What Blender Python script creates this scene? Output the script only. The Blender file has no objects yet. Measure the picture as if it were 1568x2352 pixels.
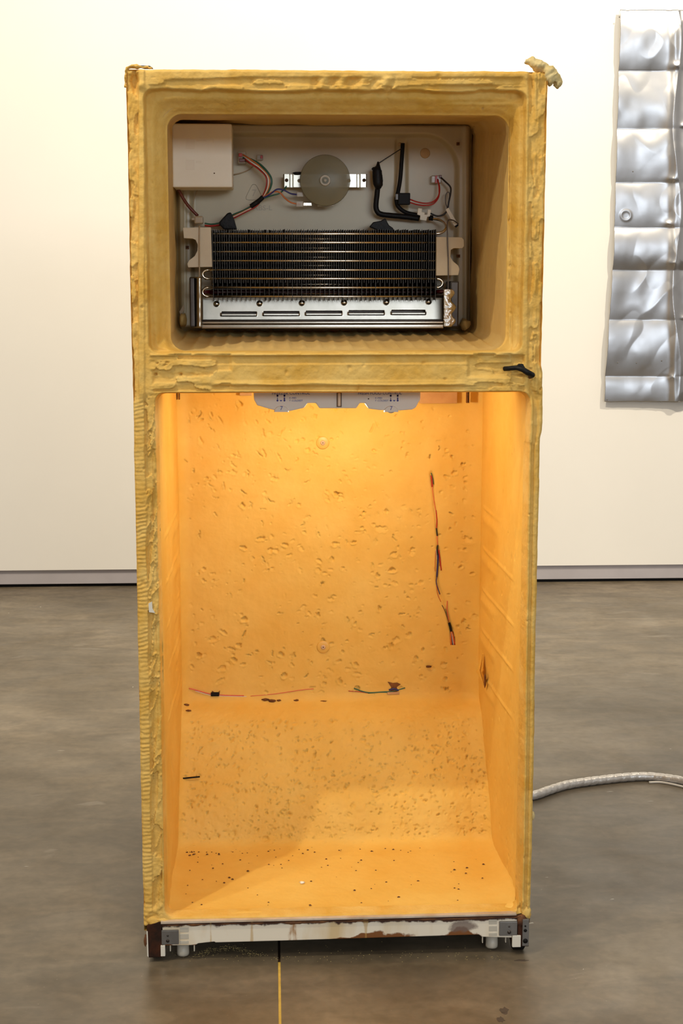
import bpy, bmesh, math, random
import numpy as np
from mathutils import Vector, Matrix
random.seed(7)
SC = bpy.context.scene
COL = SC.collection

# ------------------------------------------------------------------ camera
F = 3418.0
PITCH = math.radians(8.9)
YAW = math.radians(2.7)
CAM = Vector((0, -2.67, 1.278))
cd = bpy.data.cameras.new('camera')
cam = bpy.data.objects.new('camera', cd)
COL.objects.link(cam)
cd.sensor_fit = 'VERTICAL'
cd.sensor_height = 36.0
cd.lens = F / 2352 * 36.0
cam.location = CAM
cam.rotation_euler = (math.pi / 2 - PITCH, 0, -YAW)
SC.camera = cam

# ------------------------------------------------------------------ light
SC.view_settings.view_transform = 'Standard'
SC.view_settings.look = 'None'
SC.view_settings.gamma = 1.0
SC.view_settings.exposure = 0.0
SC.view_settings.use_curve_mapping = False
SC.cycles.use_denoising = True
SC.cycles.max_bounces = 8
SC.cycles.diffuse_bounces = 5
w = bpy.data.worlds.new('gallery_ambient')
SC.world = w
w.use_nodes = True
w.node_tree.nodes['Background'].inputs[0].default_value = (1.0, 0.93, 0.84, 1)
w.node_tree.nodes['Background'].inputs[1].default_value = 0.42


def light(name, kind, loc, target, energy, color, **kw):
    l = bpy.data.lights.new(name, kind)
    l.energy = energy
    l.color = color
    for k, v in kw.items():
        setattr(l, k, v)
    o = bpy.data.objects.new(name, l)
    COL.objects.link(o)
    o.location = loc
    d = Vector(target) - Vector(loc)
    o.rotation_euler = d.to_track_quat('-Z', 'Y').to_euler()
    return o


# gallery spot above and to the left: the key that cuts the shadows inside the cabinet
light('key_spot', 'SPOT', (-1.19, -1.26, 3.85), (0.12, 0.1, 0.9), 155, (1.0, 0.86, 0.62),
      spot_size=math.radians(60), spot_blend=0.6, shadow_soft_size=0.03)
light('side_spot', 'SPOT', (-2.9, -2.3, 3.3), (0.4, 0.25, 0.8), 130, (1.0, 0.88, 0.68),
      spot_size=math.radians(50), spot_blend=0.8, shadow_soft_size=0.12)
# wall washing spots
light('wall_spot', 'SPOT', (0.0, 0.6, 4.0), (-0.5, 3.49, 1.7), 500, (1.0, 0.87, 0.66),
      spot_size=math.radians(115), spot_blend=1.0, shadow_soft_size=0.08)
light('wall_spot', 'SPOT', (2.6, 1.2, 4.0), (1.3, 3.49, 1.6), 400, (1.0, 0.89, 0.70),
      spot_size=math.radians(110), spot_blend=1.0, shadow_soft_size=0.08)
# low band of daylight from windows far behind the camera
light('window_daylight', 'AREA', (1.8, -6.5, 2.2), (0.3, 0.5, 1.1), 110, (0.80, 0.90, 1.0),
      shape='RECTANGLE', size=3.2, size_y=0.7)
light('ceiling_light', 'AREA', (0.4, -0.8, 4.3), (0.3, 0.4, 0), 32, (1.0, 0.9, 0.74),
      shape='RECTANGLE', size=3.5, size_y=2.5)


# ------------------------------------------------------------------ projection helpers
_fw = np.array([math.sin(YAW) * math.cos(PITCH), math.cos(YAW) * math.cos(PITCH), -math.sin(PITCH)])
_rt = np.array([math.cos(YAW), -math.sin(YAW), 0.0])
_up = np.cross(_rt, _fw)
_C = np.array(CAM)


def P(u, v, Y):
    r = _fw + _rt * (u - 784) / F - _up * (v - 1176) / F
    return _C + r * ((Y - _C[1]) / r[1])


def G(u, v, z=0.0):
    r = _fw + _rt * (u - 784) / F - _up * (v - 1176) / F
    return _C + r * ((z - _C[2]) / r[2])


def Q(x, y, z):
    dx, dy, dz = x - _C[0], y - _C[1], z - _C[2]
    wv = dx * _fw[0] + dy * _fw[1] + dz * _fw[2]
    return (784 + F * (dx * _rt[0] + dy * _rt[1] + dz * _rt[2]) / wv,
            1176 - F * (dx * _up[0] + dy * _up[1] + dz * _up[2]) / wv)


# ------------------------------------------------------------------ noise
_R = np.random.RandomState(11)
_T = _R.rand(256, 256)


def vn(x, y, seed=0):
    x = np.asarray(x, float) + seed * 17.31
    y = np.asarray(y, float) + seed * 9.73
    xi = np.floor(x).astype(int)
    yi = np.floor(y).astype(int)
    fx = x - xi
    fy = y - yi
    fx = fx * fx * fx * (fx * (fx * 6 - 15) + 10)
    fy = fy * fy * fy * (fy * (fy * 6 - 15) + 10)
    a = _T[xi & 255, yi & 255]
    b = _T[(xi + 1) & 255, yi & 255]
    c = _T[xi & 255, (yi + 1) & 255]
    d = _T[(xi + 1) & 255, (yi + 1) & 255]
    return (a * (1 - fx) + b * fx) * (1 - fy) + (c * (1 - fx) + d * fx) * fy * 1.0


def fbm(x, y, seed=0, octv=4):
    s = 0
    a = 0.5
    for i in range(octv):
        s = s + a * (vn(x, y, seed + i * 3) - 0.5) * 2
        x = x * 2.03
        y = y * 2.03
        a *= 0.5
    return s


def ss(a, b, x):
    t = np.clip((x - a) / (b - a), 0, 1)
    return t * t * (3 - 2 * t)


def band(x, a, b, s):
    return ss(a - s, a + s, x) * (1 - ss(b - s, b + s, x))


# ------------------------------------------------------------------ materials
def mat(name, base, rough=0.6, metal=0.0, col2=None, nscale=8.0, contrast=(0.35, 0.65), bump=0.0, bscale=60.0,
        bdist=0.002, sss=0.0, trans=0.0, emit=None, estr=0.0, spec=0.5, alpha=1.0, col3=None, stretch=(1, 1, 1)):
    m = bpy.data.materials.new(name)
    m.use_nodes = True
    nt = m.node_tree
    N = nt.nodes
    L = nt.links
    b = N['Principled BSDF']
    b.inputs['Roughness'].default_value = rough
    b.inputs['Metallic'].default_value = metal
    b.inputs['Specular IOR Level'].default_value = spec
    b.inputs['Base Color'].default_value = (*base, 1)
    b.inputs['Alpha'].default_value = alpha
    if sss:
        b.inputs['Subsurface Weight'].default_value = sss
        b.inputs['Subsurface Radius'].default_value = (1.0, 0.45, 0.15)
        b.inputs['Subsurface Scale'].default_value = 0.02
    if trans:
        b.inputs['Transmission Weight'].default_value = trans
    if emit:
        b.inputs['Emission Color'].default_value = (*emit, 1)
        b.inputs['Emission Strength'].default_value = estr
    tc = N.new('ShaderNodeTexCoord')
    mp = N.new('ShaderNodeMapping')
    mp.inputs['Scale'].default_value = stretch
    L.new(tc.outputs['Object'], mp.inputs['Vector'])
    if col2:
        n = N.new('ShaderNodeTexNoise')
        n.inputs['Scale'].default_value = nscale
        n.inputs['Detail'].default_value = 6
        n.inputs['Roughness'].default_value = 0.6
        L.new(mp.outputs[0], n.inputs['Vector'])
        r = N.new('ShaderNodeValToRGB')
        r.color_ramp.elements[0].position = contrast[0]
        r.color_ramp.elements[0].color = (*base, 1)
        r.color_ramp.elements[1].position = contrast[1]
        r.color_ramp.elements[1].color = (*col2, 1)
        L.new(n.outputs['Fac'], r.inputs[0])
        out = r.outputs[0]
        if col3:
            n3 = N.new('ShaderNodeTexNoise')
            n3.inputs['Scale'].default_value = nscale * 5
            n3.inputs['Detail'].default_value = 4
            L.new(mp.outputs[0], n3.inputs['Vector'])
            r3 = N.new('ShaderNodeValToRGB')
            r3.color_ramp.elements[0].position = 0.62
            r3.color_ramp.elements[0].color = (0, 0, 0, 1)
            r3.color_ramp.elements[1].position = 0.72
            r3.color_ramp.elements[1].color = (1, 1, 1, 1)
            L.new(n3.outputs['Fac'], r3.inputs[0])
            mx = N.new('ShaderNodeMixRGB')
            mx.inputs[2].default_value = (*col3, 1)
            L.new(r3.outputs[0], mx.inputs[0])
            L.new(out, mx.inputs[1])
            out = mx.outputs[0]
        L.new(out, b.inputs['Base Color'])
    if bump:
        n2 = N.new('ShaderNodeTexNoise')
        n2.inputs['Scale'].default_value = bscale
        n2.inputs['Detail'].default_value = 8
        L.new(mp.outputs[0], n2.inputs['Vector'])
        bp = N.new('ShaderNodeBump')
        bp.inputs['Strength'].default_value = bump
        bp.inputs['Distance'].default_value = bdist
        L.new(n2.outputs['Fac'], bp.inputs['Height'])
        L.new(bp.outputs[0], b.inputs['Normal'])
    return m


M = {}
M['foam'] = mat('yellow_foam', (0.68, 0.385, 0.066), 0.65, col2=(0.79, 0.525, 0.155), nscale=13, bump=0.6, bscale=75,
                bdist=0.004, spec=0.25)
M['foam_in'] = mat('orange_foam', (0.765, 0.468, 0.095), 0.6, col2=(0.81, 0.545, 0.14), nscale=7, bump=0.4, bscale=110,
                   bdist=0.0012, spec=0.3)
M['foam_fr'] = mat('ochre_foam', (0.68, 0.45, 0.15), 0.6, col2=(0.75, 0.53, 0.21), nscale=7, bump=0.4, bscale=110,
                   bdist=0.0012, spec=0.25, stretch=(1, 1, .4))
M['foam_pale'] = mat('pale_foam', (0.64, 0.47, 0.17), 0.7, col2=(0.72, 0.59, 0.30), nscale=30, bump=0.7, bscale=90,
                     bdist=0.003)
M['hole'] = mat('dark_hole', (0.05, 0.022, 0.008), 0.9)
M['brown'] = mat('brown_void', (0.22, 0.08, 0.015), 0.8, col2=(0.09, 0.03, 0.01), nscale=60)
M['liner'] = mat('white_liner', (0.56, 0.475, 0.31), 0.35, col2=(0.49, 0.41, 0.26), nscale=4, bump=0.05, bscale=30,
                 bdist=0.001)
M['box'] = mat('ivory_plastic', (0.88, 0.81, 0.66), 0.45, col2=(0.84, 0.76, 0.60), nscale=10)
M['eps'] = mat('beige_block', (0.70, 0.60, 0.44), 0.8, col2=(0.63, 0.53, 0.38), nscale=14, bump=.2, bscale=150,
               bdist=.0006)
M['steel'] = mat('galvanised_steel', (0.60, 0.56, 0.49), 0.30, 1.0, col2=(0.50, 0.47, 0.40), nscale=25)
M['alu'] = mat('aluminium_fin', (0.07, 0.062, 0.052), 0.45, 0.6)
M['tube'] = mat('bare_tube', (0.78, 0.74, 0.64), 0.22, 1.0)
M['foil'] = mat('crumpled_foil', (0.80, 0.78, 0.74), 0.25, 1.0, bump=1.0, bscale=45, bdist=0.006)
M['darkmetal'] = mat('dark_metal', (0.10, 0.085, 0.075), 0.35, 0.8, col2=(0.05, 0.04, 0.035), nscale=12)
M['black'] = mat('black_plastic', (0.010, 0.009, 0.009), 0.5, spec=.12, bump=.3, bscale=80, bdist=.001)
M['tape'] = mat('black_tape', (0.011, 0.010, 0.010), 0.45, spec=.15, bump=.8, bscale=60, bdist=.002)
M['disc'] = mat('frosted_disc', (0.25, 0.22, 0.13), 0.4, alpha=0.68)
M['clear'] = mat('clear_plastic', (0.55, 0.46, 0.34), 0.2, alpha=0.5)
M['panel'] = mat('white_control_plastic', (0.74, 0.70, 0.61), 0.35, sss=0.0)
M['ink'] = mat('blue_ink', (0.05, 0.06, 0.30), 0.5)
M['ivory'] = mat('ivory_rocker', (0.75, 0.60, 0.42), 0.4)
M['darkframe'] = mat('dark_slot', (0.13, 0.085, 0.05), 0.6)
M['plug'] = mat('anchor_plug_plastic', (0.74, 0.46, 0.10), 0.4)
M['plugpin'] = mat('plug_pin', (0.62, 0.44, 0.30), 0.4)
M['tan'] = mat('tan_tape', (0.50, 0.28, 0.12), 0.45, col2=(0.58, 0.35, 0.16), nscale=30)
M['rust'] = mat('rust', (0.07, 0.022, 0.008), 0.75, col2=(0.20, 0.075, 0.02), nscale=50, bump=.8, bscale=90,
                bdist=.002)
M['bracket'] = mat('rusted_bracket', (0.022, 0.010, 0.006), 0.8, spec=.2, col2=(0.06, 0.018, 0.007), nscale=35, bump=.6,
                   bscale=70, bdist=.002)
M['greyplate'] = mat('grey_plate', (0.20, 0.19, 0.18), 0.45, 0.4, col2=(0.15, 0.14, 0.13), nscale=30)
M['milky'] = mat('milky_plastic', (0.52, 0.48, 0.40), 0.4)
M['crumb'] = mat('dark_crumb', (0.10, 0.035, 0.012), 0.8)
M['crumbw'] = mat('white_crumb', (0.9, 0.85, 0.75), 0.7)
M['glue'] = mat('tan_glue', (0.50, 0.33, 0.16), 0.6)
for n, c in dict(wred=(0.45, 0.02, 0.012), worange=(0.60, 0.16, 0.03), wwhite=(0.75, 0.68, 0.58),
                 wgreen=(0.02, 0.11, 0.06), wblue=(0.02, 0.02, 0.14), wblack=(0.015, 0.012, 0.012),
                 wbrown=(0.14, 0.025, 0.012), wtan=(0.42, 0.30, 0.17), wgrey=(0.12, 0.10, 0.09),
                 wpink=(0.70, 0.13, 0.08), heater=(0.07, 0.002, 0.003)).items():
    M[n] = mat(n, c, 0.35)


def plaster():
    m = mat('white_wall', (0.80, 0.775, 0.73), 0.75, col2=(0.83, 0.805, 0.76), nscale=1.2, bump=.08, bscale=200,
            bdist=.0008, spec=.2)
    return m


def concrete():
    m = bpy.data.materials.new('polished_concrete')
    m.use_nodes = True
    nt = m.node_tree
    N = nt.nodes
    L = nt.links
    b = N['Principled BSDF']
    tc = N.new('ShaderNodeTexCoord')

    def noise(scale, detail, dist=0.0, st=(1, 1, 1)):
        mp = N.new('ShaderNodeMapping')
        mp.inputs['Scale'].default_value = st
        L.new(tc.outputs['Object'], mp.inputs[0])
        n = N.new('ShaderNodeTexNoise')
        n.inputs['Scale'].default_value = scale
        n.inputs['Detail'].default_value = detail
        n.inputs['Distortion'].default_value = dist
        L.new(mp.outputs[0], n.inputs['Vector'])
        return n.outputs['Fac']

    def ramp(inp, *st):
        r = N.new('ShaderNodeValToRGB')
        e = r.color_ramp.elements
        e[0].position, e[0].color = st[0][0], (*st[0][1], 1)
        e[1].position, e[1].color = st[-1][0], (*st[-1][1], 1)
        for p, c in st[1:-1]:
            x = e.new(p)
            x.color = (*c, 1)
        L.new(inp, r.inputs[0])
        return r.outputs[0]

    def mixc(kind, fac, a, bb):
        x = N.new('ShaderNodeMixRGB')
        x.blend_type = kind
        if isinstance(fac, float):
            x.inputs[0].default_value = fac
        else:
            L.new(fac, x.inputs[0])
        L.new(a, x.inputs[1])
        L.new(bb, x.inputs[2])
        return x.outputs[0]
    a = ramp(noise(2.2, 9, 0.6), (0.30, (0.104, 0.081, 0.051)), (0.5, (0.144, 0.114, 0.076)), (0.70, (0.215, 0.174, 0.122)))
    c = ramp(noise(9, 8, 1.2, (0.5, 1.3, 1)), (0.35, (0.80, 0.80, 0.80)), (0.65, (1.12, 1.11, 1.10)))
    o = mixc('MULTIPLY', 1.0, a, c)
    fine = ramp(noise(45, 9, .4), (0.3, (0.86, 0.86, 0.86)), (0.7, (1.12, 1.12, 1.12)))
    o = mixc('MULTIPLY', 1.0, o, fine)
    sp = ramp(noise(160, 3), (0.70, (0, 0, 0)), (0.76, (0.10, 0.09, 0.08)))
    o = mixc('ADD', 1.0, o, sp)
    sc = ramp(noise(3, 10, 2.5, (0.5, 1.3, 1)), (0.66, (0, 0, 0)), (0.72, (0.07, 0.066, 0.06)))
    o = mixc('ADD', 1.0, o, sc)
    L.new(o, b.inputs['Base Color'])
    rr = ramp(noise(6, 6, 0.5), (0.3, (0.30, 0.30, 0.30)), (0.7, (0.48, 0.48, 0.48)))
    L.new(rr, b.inputs['Roughness'])
    bp = N.new('ShaderNodeBump')
    bp.inputs['Strength'].default_value = 0.12
    bp.inputs['Distance'].default_value = 0.002
    L.new(noise(40, 6), bp.inputs['Height'])
    L.new(bp.outputs[0], b.inputs['Normal'])
    return m


def kickmat():
    """white plastic with brown rust runs (wear with a shape of its own)"""
    m = mat('stained_white_plastic', (0.80, 0.73, 0.60), 0.5)
    nt = m.node_tree
    N = nt.nodes
    L = nt.links
    b = N['Principled BSDF']
    tc = N.new('ShaderNodeTexCoord')
    sep = N.new('ShaderNodeSeparateXYZ')
    L.new(tc.outputs['Object'], sep.inputs[0])

    def noise(scale, st):
        mp = N.new('ShaderNodeMapping')
        mp.inputs['Scale'].default_value = st
        L.new(tc.outputs['Object'], mp.inputs[0])
        n = N.new('ShaderNodeTexNoise')
        n.inputs['Scale'].default_value = scale
        n.inputs['Detail'].default_value = 7
        L.new(mp.outputs[0], n.inputs['Vector'])
        return n.outputs['Fac']

    def math_(op, a, c=None):
        x = N.new('ShaderNodeMath')
        x.operation = op
        for i, q in enumerate((a, c)):
            if q is None:
                continue
            if isinstance(q, (int, float)):
                x.inputs[i].default_value = q
            else:
                L.new(q, x.inputs[i])
        return x.outputs[0]

    def ramp(inp, a, c):
        r = N.new('ShaderNodeMapRange')
        r.inputs['From Min'].default_value = a
        r.inputs['From Max'].default_value = c
        L.new(inp, r.inputs['Value'])
        return r.outputs[0]

    def mix(fac, a, col):
        x = N.new('ShaderNodeMixRGB')
        L.new(fac, x.inputs[0])
        if isinstance(a, tuple):
            x.inputs[1].default_value = (*a, 1)
        else:
            L.new(a, x.inputs[1])
        x.inputs[2].default_value = (*col, 1)
        return x.outputs[0]
    n1 = noise(70, (1, 1, .9))
    o = mix(ramp(noise(14, (1, 1, .3)), .50, .72), (0.80, 0.73, 0.60), (0.66, 0.50, 0.28))
    # rust along the upper edge
    zz = math_('ADD', sep.outputs[2], math_('MULTIPLY', math_('SUBTRACT', n1, .5), .016))
    o = mix(ramp(zz, .069, .072), o, (0.055, 0.018, 0.008))
    # rust along the lower edge in places
    x = sep.outputs[0]
    lowz = math_('ADD', sep.outputs[2], math_('MULTIPLY', math_('SUBTRACT', noise(9, (1, 1, 1)), .51), -.11))
    o = mix(ramp(lowz, .037, .034), o, (0.20, 0.07, 0.015))
    # one run at the middle left
    run = math_('ABSOLUTE', math_('SUBTRACT', x, P(673, 2140, 0)[0]))
    run = math_('SUBTRACT', run, math_('MULTIPLY', math_('SUBTRACT', .072, sep.outputs[2]), .18))
    run = math_('ADD', run, math_('MULTIPLY', math_('SUBTRACT', n1, .5), .018))
    o = mix(math_('MULTIPLY', ramp(run, .006, .0005), ramp(noise(120, (1, 1, .25)), .35, .6)), o, (0.34, 0.14, 0.02))
    for u in (484, 578, 840):
        run = math_('ABSOLUTE', math_('SUBTRACT', x, P(u, 2140, 0)[0]))
        run = math_('ADD', run, math_('MULTIPLY', math_('SUBTRACT', noise(16, (1, 1, 1)), .5), .02))
        o = mix(math_('MULTIPLY', ramp(run, .0028, .0006), .6), o, (0.50, 0.30, 0.08))
    # grey stain to the right
    dx = math_('MULTIPLY', math_('SUBTRACT', x, P(1062, 2125, 0)[0]), 1 / .030)
    dz = math_('MULTIPLY', math_('SUBTRACT', sep.outputs[2], P(1062, 2125, 0)[2]), 1 / .014)
    rr = math_('ADD', math_('MULTIPLY', dx, dx), math_('MULTIPLY', dz, dz))
    rr = math_('ADD', rr, math_('MULTIPLY', math_('SUBTRACT', n1, .5), 2.2))
    o = mix(math_('MULTIPLY', ramp(rr, 1.0, .4), .85), o, (0.17, 0.12, 0.10))
    L.new(o, b.inputs['Base Color'])
    return m


# ------------------------------------------------------------------ mesh helpers
def link(name, me, m, parent=None, smooth=True):
    o = bpy.data.objects.new(name, me)
    COL.objects.link(o)
    if m:
        me.materials.append(m)
    if smooth:
        me.polygons.foreach_set('use_smooth', [True] * len(me.polygons))
    if parent:
        o.parent = parent
    return o


class MB:
    """collects grids and pieces; build() links them as one mesh"""

    def __init__(s):
        s.v = []
        s.f = []
        s.n = 0

    def add(s, verts, faces):
        verts = np.asarray(verts, float).reshape(-1, 3)
        s.v.append(verts)
        for f in faces:
            s.f.append([i + s.n for i in f])
        s.n += len(verts)

    def grid(s, A, keep=None, flip=False, wrap=False):
        n, m_ = A.shape[:2]
        idx = np.arange(n * m_).reshape(n, m_)
        if wrap:
            idx = np.concatenate([idx, idx[:, :1]], 1)
        q = np.stack([idx[:-1, :-1], idx[:-1, 1:], idx[1:, 1:], idx[1:, :-1]], -1)
        if keep is not None:
            q = q[keep[:q.shape[0], :q.shape[1]]]
        q = q.reshape(-1, 4)
        if flip:
            q = q[:, ::-1]
        s.v.append(A.reshape(-1, 3))
        s.f.append((q + s.n))
        s.n += n * m_

    def build(s, name, m, parent=None, smooth=True):
        V = np.concatenate(s.v)
        quads = [f for f in s.f if isinstance(f, np.ndarray)]
        lists = [f for f in s.f if not isinstance(f, np.ndarray)]
        me = bpy.data.meshes.new(name)
        if quads and not lists:
            q = np.concatenate(quads)
            used = np.unique(q)
            remap = np.zeros(len(V), int)
            remap[used] = np.arange(len(used))
            V = V[used]
            q = remap[q]
            me.vertices.add(len(V))
            me.vertices.foreach_set('co', V.ravel())
            me.loops.add(q.size)
            me.loops.foreach_set('vertex_index', q.ravel())
            me.polygons.add(len(q))
            me.polygons.foreach_set('loop_start', np.arange(len(q)) * 4)
            me.update(calc_edges=True)
            me.validate()
        else:
            fl = list(lists)
            for q in quads:
                fl += q.tolist()
            me.from_pydata(V.tolist(), [], fl)
            me.update()
        return link(name, me, m, parent, smooth)


def catmull(pts, sub=6):
    pts = [Vector(p) for p in pts]
    if len(pts) < 3:
        return pts
    out = []
    ex = [pts[0] * 2 - pts[1]] + pts + [pts[-1] * 2 - pts[-2]]
    for i in range(1, len(ex) - 2):
        p0, p1, p2, p3 = ex[i - 1:i + 3]
        for k in range(sub):
            t = k / sub
            out.append(0.5 * ((2 * p1) + (p2 - p0) * t + (2 * p0 - 5 * p1 + 4 * p2 - p3) * t * t +
                              (3 * p1 - p0 - 3 * p2 + p3) * t ** 3))
    out.append(pts[-1])
    return out


def tube_mb(mb, pts, r, seg=8, sub=6, rough=0.0):
    pl = catmull(pts, sub)
    n = len(pl)
    rs = r if isinstance(r, (list, tuple)) else None
    rings = []
    t0 = (pl[1] - pl[0]).normalized()
    ref = Vector((0, 1, 0)) if abs(t0.y) < .9 else Vector((1, 0, 0))
    nrm = t0.cross(ref).normalized()
    for i, p in enumerate(pl):
        t = (pl[min(i + 1, n - 1)] - pl[max(i - 1, 0)]).normalized()
        nrm = (nrm - t * nrm.dot(t)).normalized()
        bn = t.cross(nrm)
        if rs:
            x = i / (n - 1) * (len(rs) - 1)
            a = int(min(x, len(rs) - 2))
            rad = rs[a] + (rs[a + 1] - rs[a]) * (x - a)
        else:
            rad = r
        ring = []
        for k in range(seg):
            an = 2 * math.pi * k / seg
            rr = rad * (1 + (random.random() - .5) * rough)
            ring.append(p + nrm * math.cos(an) * rr + bn * math.sin(an) * rr)
        rings.append(ring)
    vs = [v for ring in rings for v in ring]
    fs = []
    for i in range(n - 1):
        for k in range(seg):
            k2 = (k + 1) % seg
            fs.append((i * seg + k, i * seg + k2, (i + 1) * seg + k2, (i + 1) * seg + k))
    fs.append(tuple(range(seg))[::-1])
    fs.append(tuple(range((n - 1) * seg, n * seg)))
    mb.add(vs, fs)


def tube(name, pts, r, m, parent, seg=8, sub=6, rough=0.0):
    mb = MB()
    tube_mb(mb, pts, r, seg, sub, rough)
    return mb.build(name, m, parent)


def ptube(name, uv, Y, rpx, m, parent, **k):
    """tube along photo-measured points, each at its own depth"""
    pts = []
    for i, q in enumerate(uv):
        y = q[2] if len(q) > 2 else Y
        pts.append(P(q[0], q[1], y))
    sc = (Y + 2.67) / F
    r = [x * sc for x in rpx] if isinstance(rpx, (list, tuple)) else rpx * sc
    return tube(name, pts, r, m, parent, **k)


def bevel_bm(bm, off, seg=2, angle=0.5):
    es = [e for e in bm.edges if len(e.link_faces) == 2 and e.calc_face_angle(0) > angle]
    bmesh.ops.bevel(bm, geom=es, offset=off, segments=seg, affect='EDGES', profile=0.6)


def box(name, lo, hi, m, parent=None, bev=0.0, seg=2, rot=None, smooth=False):
    bm = bmesh.new()
    bmesh.ops.create_cube(bm, size=1)
    lo = Vector(lo)
    hi = Vector(hi)
    c = (lo + hi) / 2
    s = hi - lo
    for v in bm.verts:
        v.co = Vector((v.co.x * s.x, v.co.y * s.y, v.co.z * s.z))
    if bev:
        bevel_bm(bm, bev, seg)
    for v in bm.verts:
        if rot is not None:
            v.co = rot @ v.co
        v.co += c
    me = bpy.data.meshes.new(name)
    bm.to_mesh(me)
    bm.free()
    o = link(name, me, m, parent, smooth)
    return o


def pbox(name, u0, v0, u1, v1, Y0, Y1, m, parent=None, bev=0.0, **k):
    a = P(u0, v1, Y0)
    b = P(u1, v0, Y0)
    return box(name, (a[0], Y0, a[2]), (b[0], Y1, b[2]), m, parent, bev, **k)


def prism(name, uv, Y0, Y1, m, parent=None, bev=0.0, smooth=False):
    pts = [P(u, v, Y0) for u, v in uv]
    bm = bmesh.new()
    f0 = [bm.verts.new((p[0], Y0, p[2])) for p in pts]
    f = bm.faces.new(f0)
    r = bmesh.ops.extrude_face_region(bm, geom=[f])
    for v in r['geom']:
        if isinstance(v, bmesh.types.BMVert):
            v.co.y = Y1
    bmesh.ops.recalc_face_normals(bm, faces=bm.faces)
    if bev:
        bevel_bm(bm, bev, 2)
    me = bpy.data.meshes.new(name)
    bm.to_mesh(me)
    bm.free()
    return link(name, me, m, parent, smooth)


def lathe(name, prof, center, axis, m, parent=None, seg=32):
    """prof: list of (radius, distance along axis)"""
    ax = Vector(axis).normalized()
    ref = Vector((0, 0, 1)) if abs(ax.z) < .9 else Vector((1, 0, 0))
    a = ax.cross(ref).normalized()
    b = ax.cross(a)
    c = Vector(center)
    vs = []
    for r, d in prof:
        for k in range(seg):
            t = 2 * math.pi * k / seg
            vs.append(c + ax * d + (a * math.cos(t) + b * math.sin(t)) * max(r, 1e-5))
    fs = []
    for i in range(len(prof) - 1):
        for k in range(seg):
            k2 = (k + 1) % seg
            fs.append((i * seg + k, i * seg + k2, (i + 1) * seg + k2, (i + 1) * seg + k))
    fs.append(tuple(range(seg)))
    fs.append(tuple(range((len(prof) - 1) * seg, len(prof) * seg)))
    mb = MB()
    mb.add(vs, fs)
    o = mb.build(name, m, parent)
    bm = bmesh.new()
    bm.from_mesh(o.data)
    bmesh.ops.recalc_face_normals(bm, faces=bm.faces)
    bm.to_mesh(o.data)
    bm.free()
    return o


def lump(name, c, rad, m, parent=None, rough=0.3, sub=2, rot=0.0, seed=0):
    bm = bmesh.new()
    bmesh.ops.create_icosphere(bm, subdivisions=sub, radius=1)
    rnd = random.Random(seed)
    R = Matrix.Rotation(rot, 3, 'Y')
    for v in bm.verts:
        k = 1 + rough * (rnd.random() - .5) * 2
        q = Vector((v.co.x * rad[0] * k, v.co.y * rad[1] * k, v.co.z * rad[2] * k))
        v.co = R @ q + Vector(c)
    me = bpy.data.meshes.new(name)
    bm.to_mesh(me)
    bm.free()
    return link(name, me, m, parent)


def text(name, s, u, v, Y, hpx, m, parent, align='CENTER', sx=1.0):
    cu = bpy.data.curves.new(name, 'FONT')
    cu.body = s
    cu.size = hpx * (Y + 2.67) / F / 0.70
    cu.align_x = align
    cu.align_y = 'CENTER'
    cu.extrude = 0.0001
    cu.resolution_u = 3
    tmp = bpy.data.objects.new('tmp', cu)
    COL.objects.link(tmp)
    me = bpy.data.meshes.new_from_object(tmp)
    bpy.data.objects.remove(tmp)
    p = P(u, v, Y)
    me.transform(Matrix.Translation(Vector(p)) @ Matrix.Rotation(math.pi / 2, 4, 'X') @ Matrix.Diagonal((sx, 1, 1, 1)))
    me.name = name
    return link(name, me, m, parent, False)


def tag(o, label=None, cat=None, group=None, kind=None):
    if label:
        o['label'] = label
    if cat:
        o['category'] = cat
    if group:
        o['group'] = group
    if kind:
        o['kind'] = kind
    return o


# ================================================================== SETTING
WY = 3.49
z_w = P(784, 1303.5, WY)[2]
z_b = P(784, 1336.5, WY)[2]
wall = box('wall_back', (-4.5, WY, z_w), (5.5, WY + .15, 4.6), plaster())
tag(wall, kind='structure')
bb = box('baseboard_back', (-4.5, WY + .012, z_b), (5.5, WY + .15, z_w + .002),
         mat('lavender_grey_paint', (0.44, 0.41, 0.43), 0.5, col2=(0.40, 0.37, 0.39), nscale=6), bev=.002)
tag(bb, kind='structure')
tr = box('shadow_gap_strip', (-4.5, WY + .03, 0), (5.5, WY + .15, z_b + .001), M['black'])  # black strip stands in for the shade in the gap under the baseboard
tag(tr, 'black strip for the shadow gap under the baseboard', kind='structure')

flm = concrete()
JX = P(642, 2280, 0.0)
jx0, jx1 = G(637.2, 2210)[0], G(642.2, 2210)[0]
jx = (G(639.5, 2206)[0] + G(644.5, 2350)[0]) / 2
jw = .0024
mb = MB()
fl = box('floor', (-4.5, -5.0, -.12), (jx - jw, WY + .16, 0), flm)
tag(fl, kind='structure')
fl2 = box('floor_slab', (jx + jw, -5.0, -.12), (5.5, WY + .16, 0), flm, fl)
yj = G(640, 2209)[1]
box('shaded_open_joint', (jx - jw, yj, -.1), (jx + jw, WY + .16, -.006), M['hole'], fl)  # unfilled groove, coloured dark for the shade under the fridge
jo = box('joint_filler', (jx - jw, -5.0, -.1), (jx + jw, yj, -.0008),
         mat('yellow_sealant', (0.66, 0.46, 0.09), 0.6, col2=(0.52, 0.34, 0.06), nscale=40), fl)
tag(jo, 'thin yellow filled joint line in the grey concrete')

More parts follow.
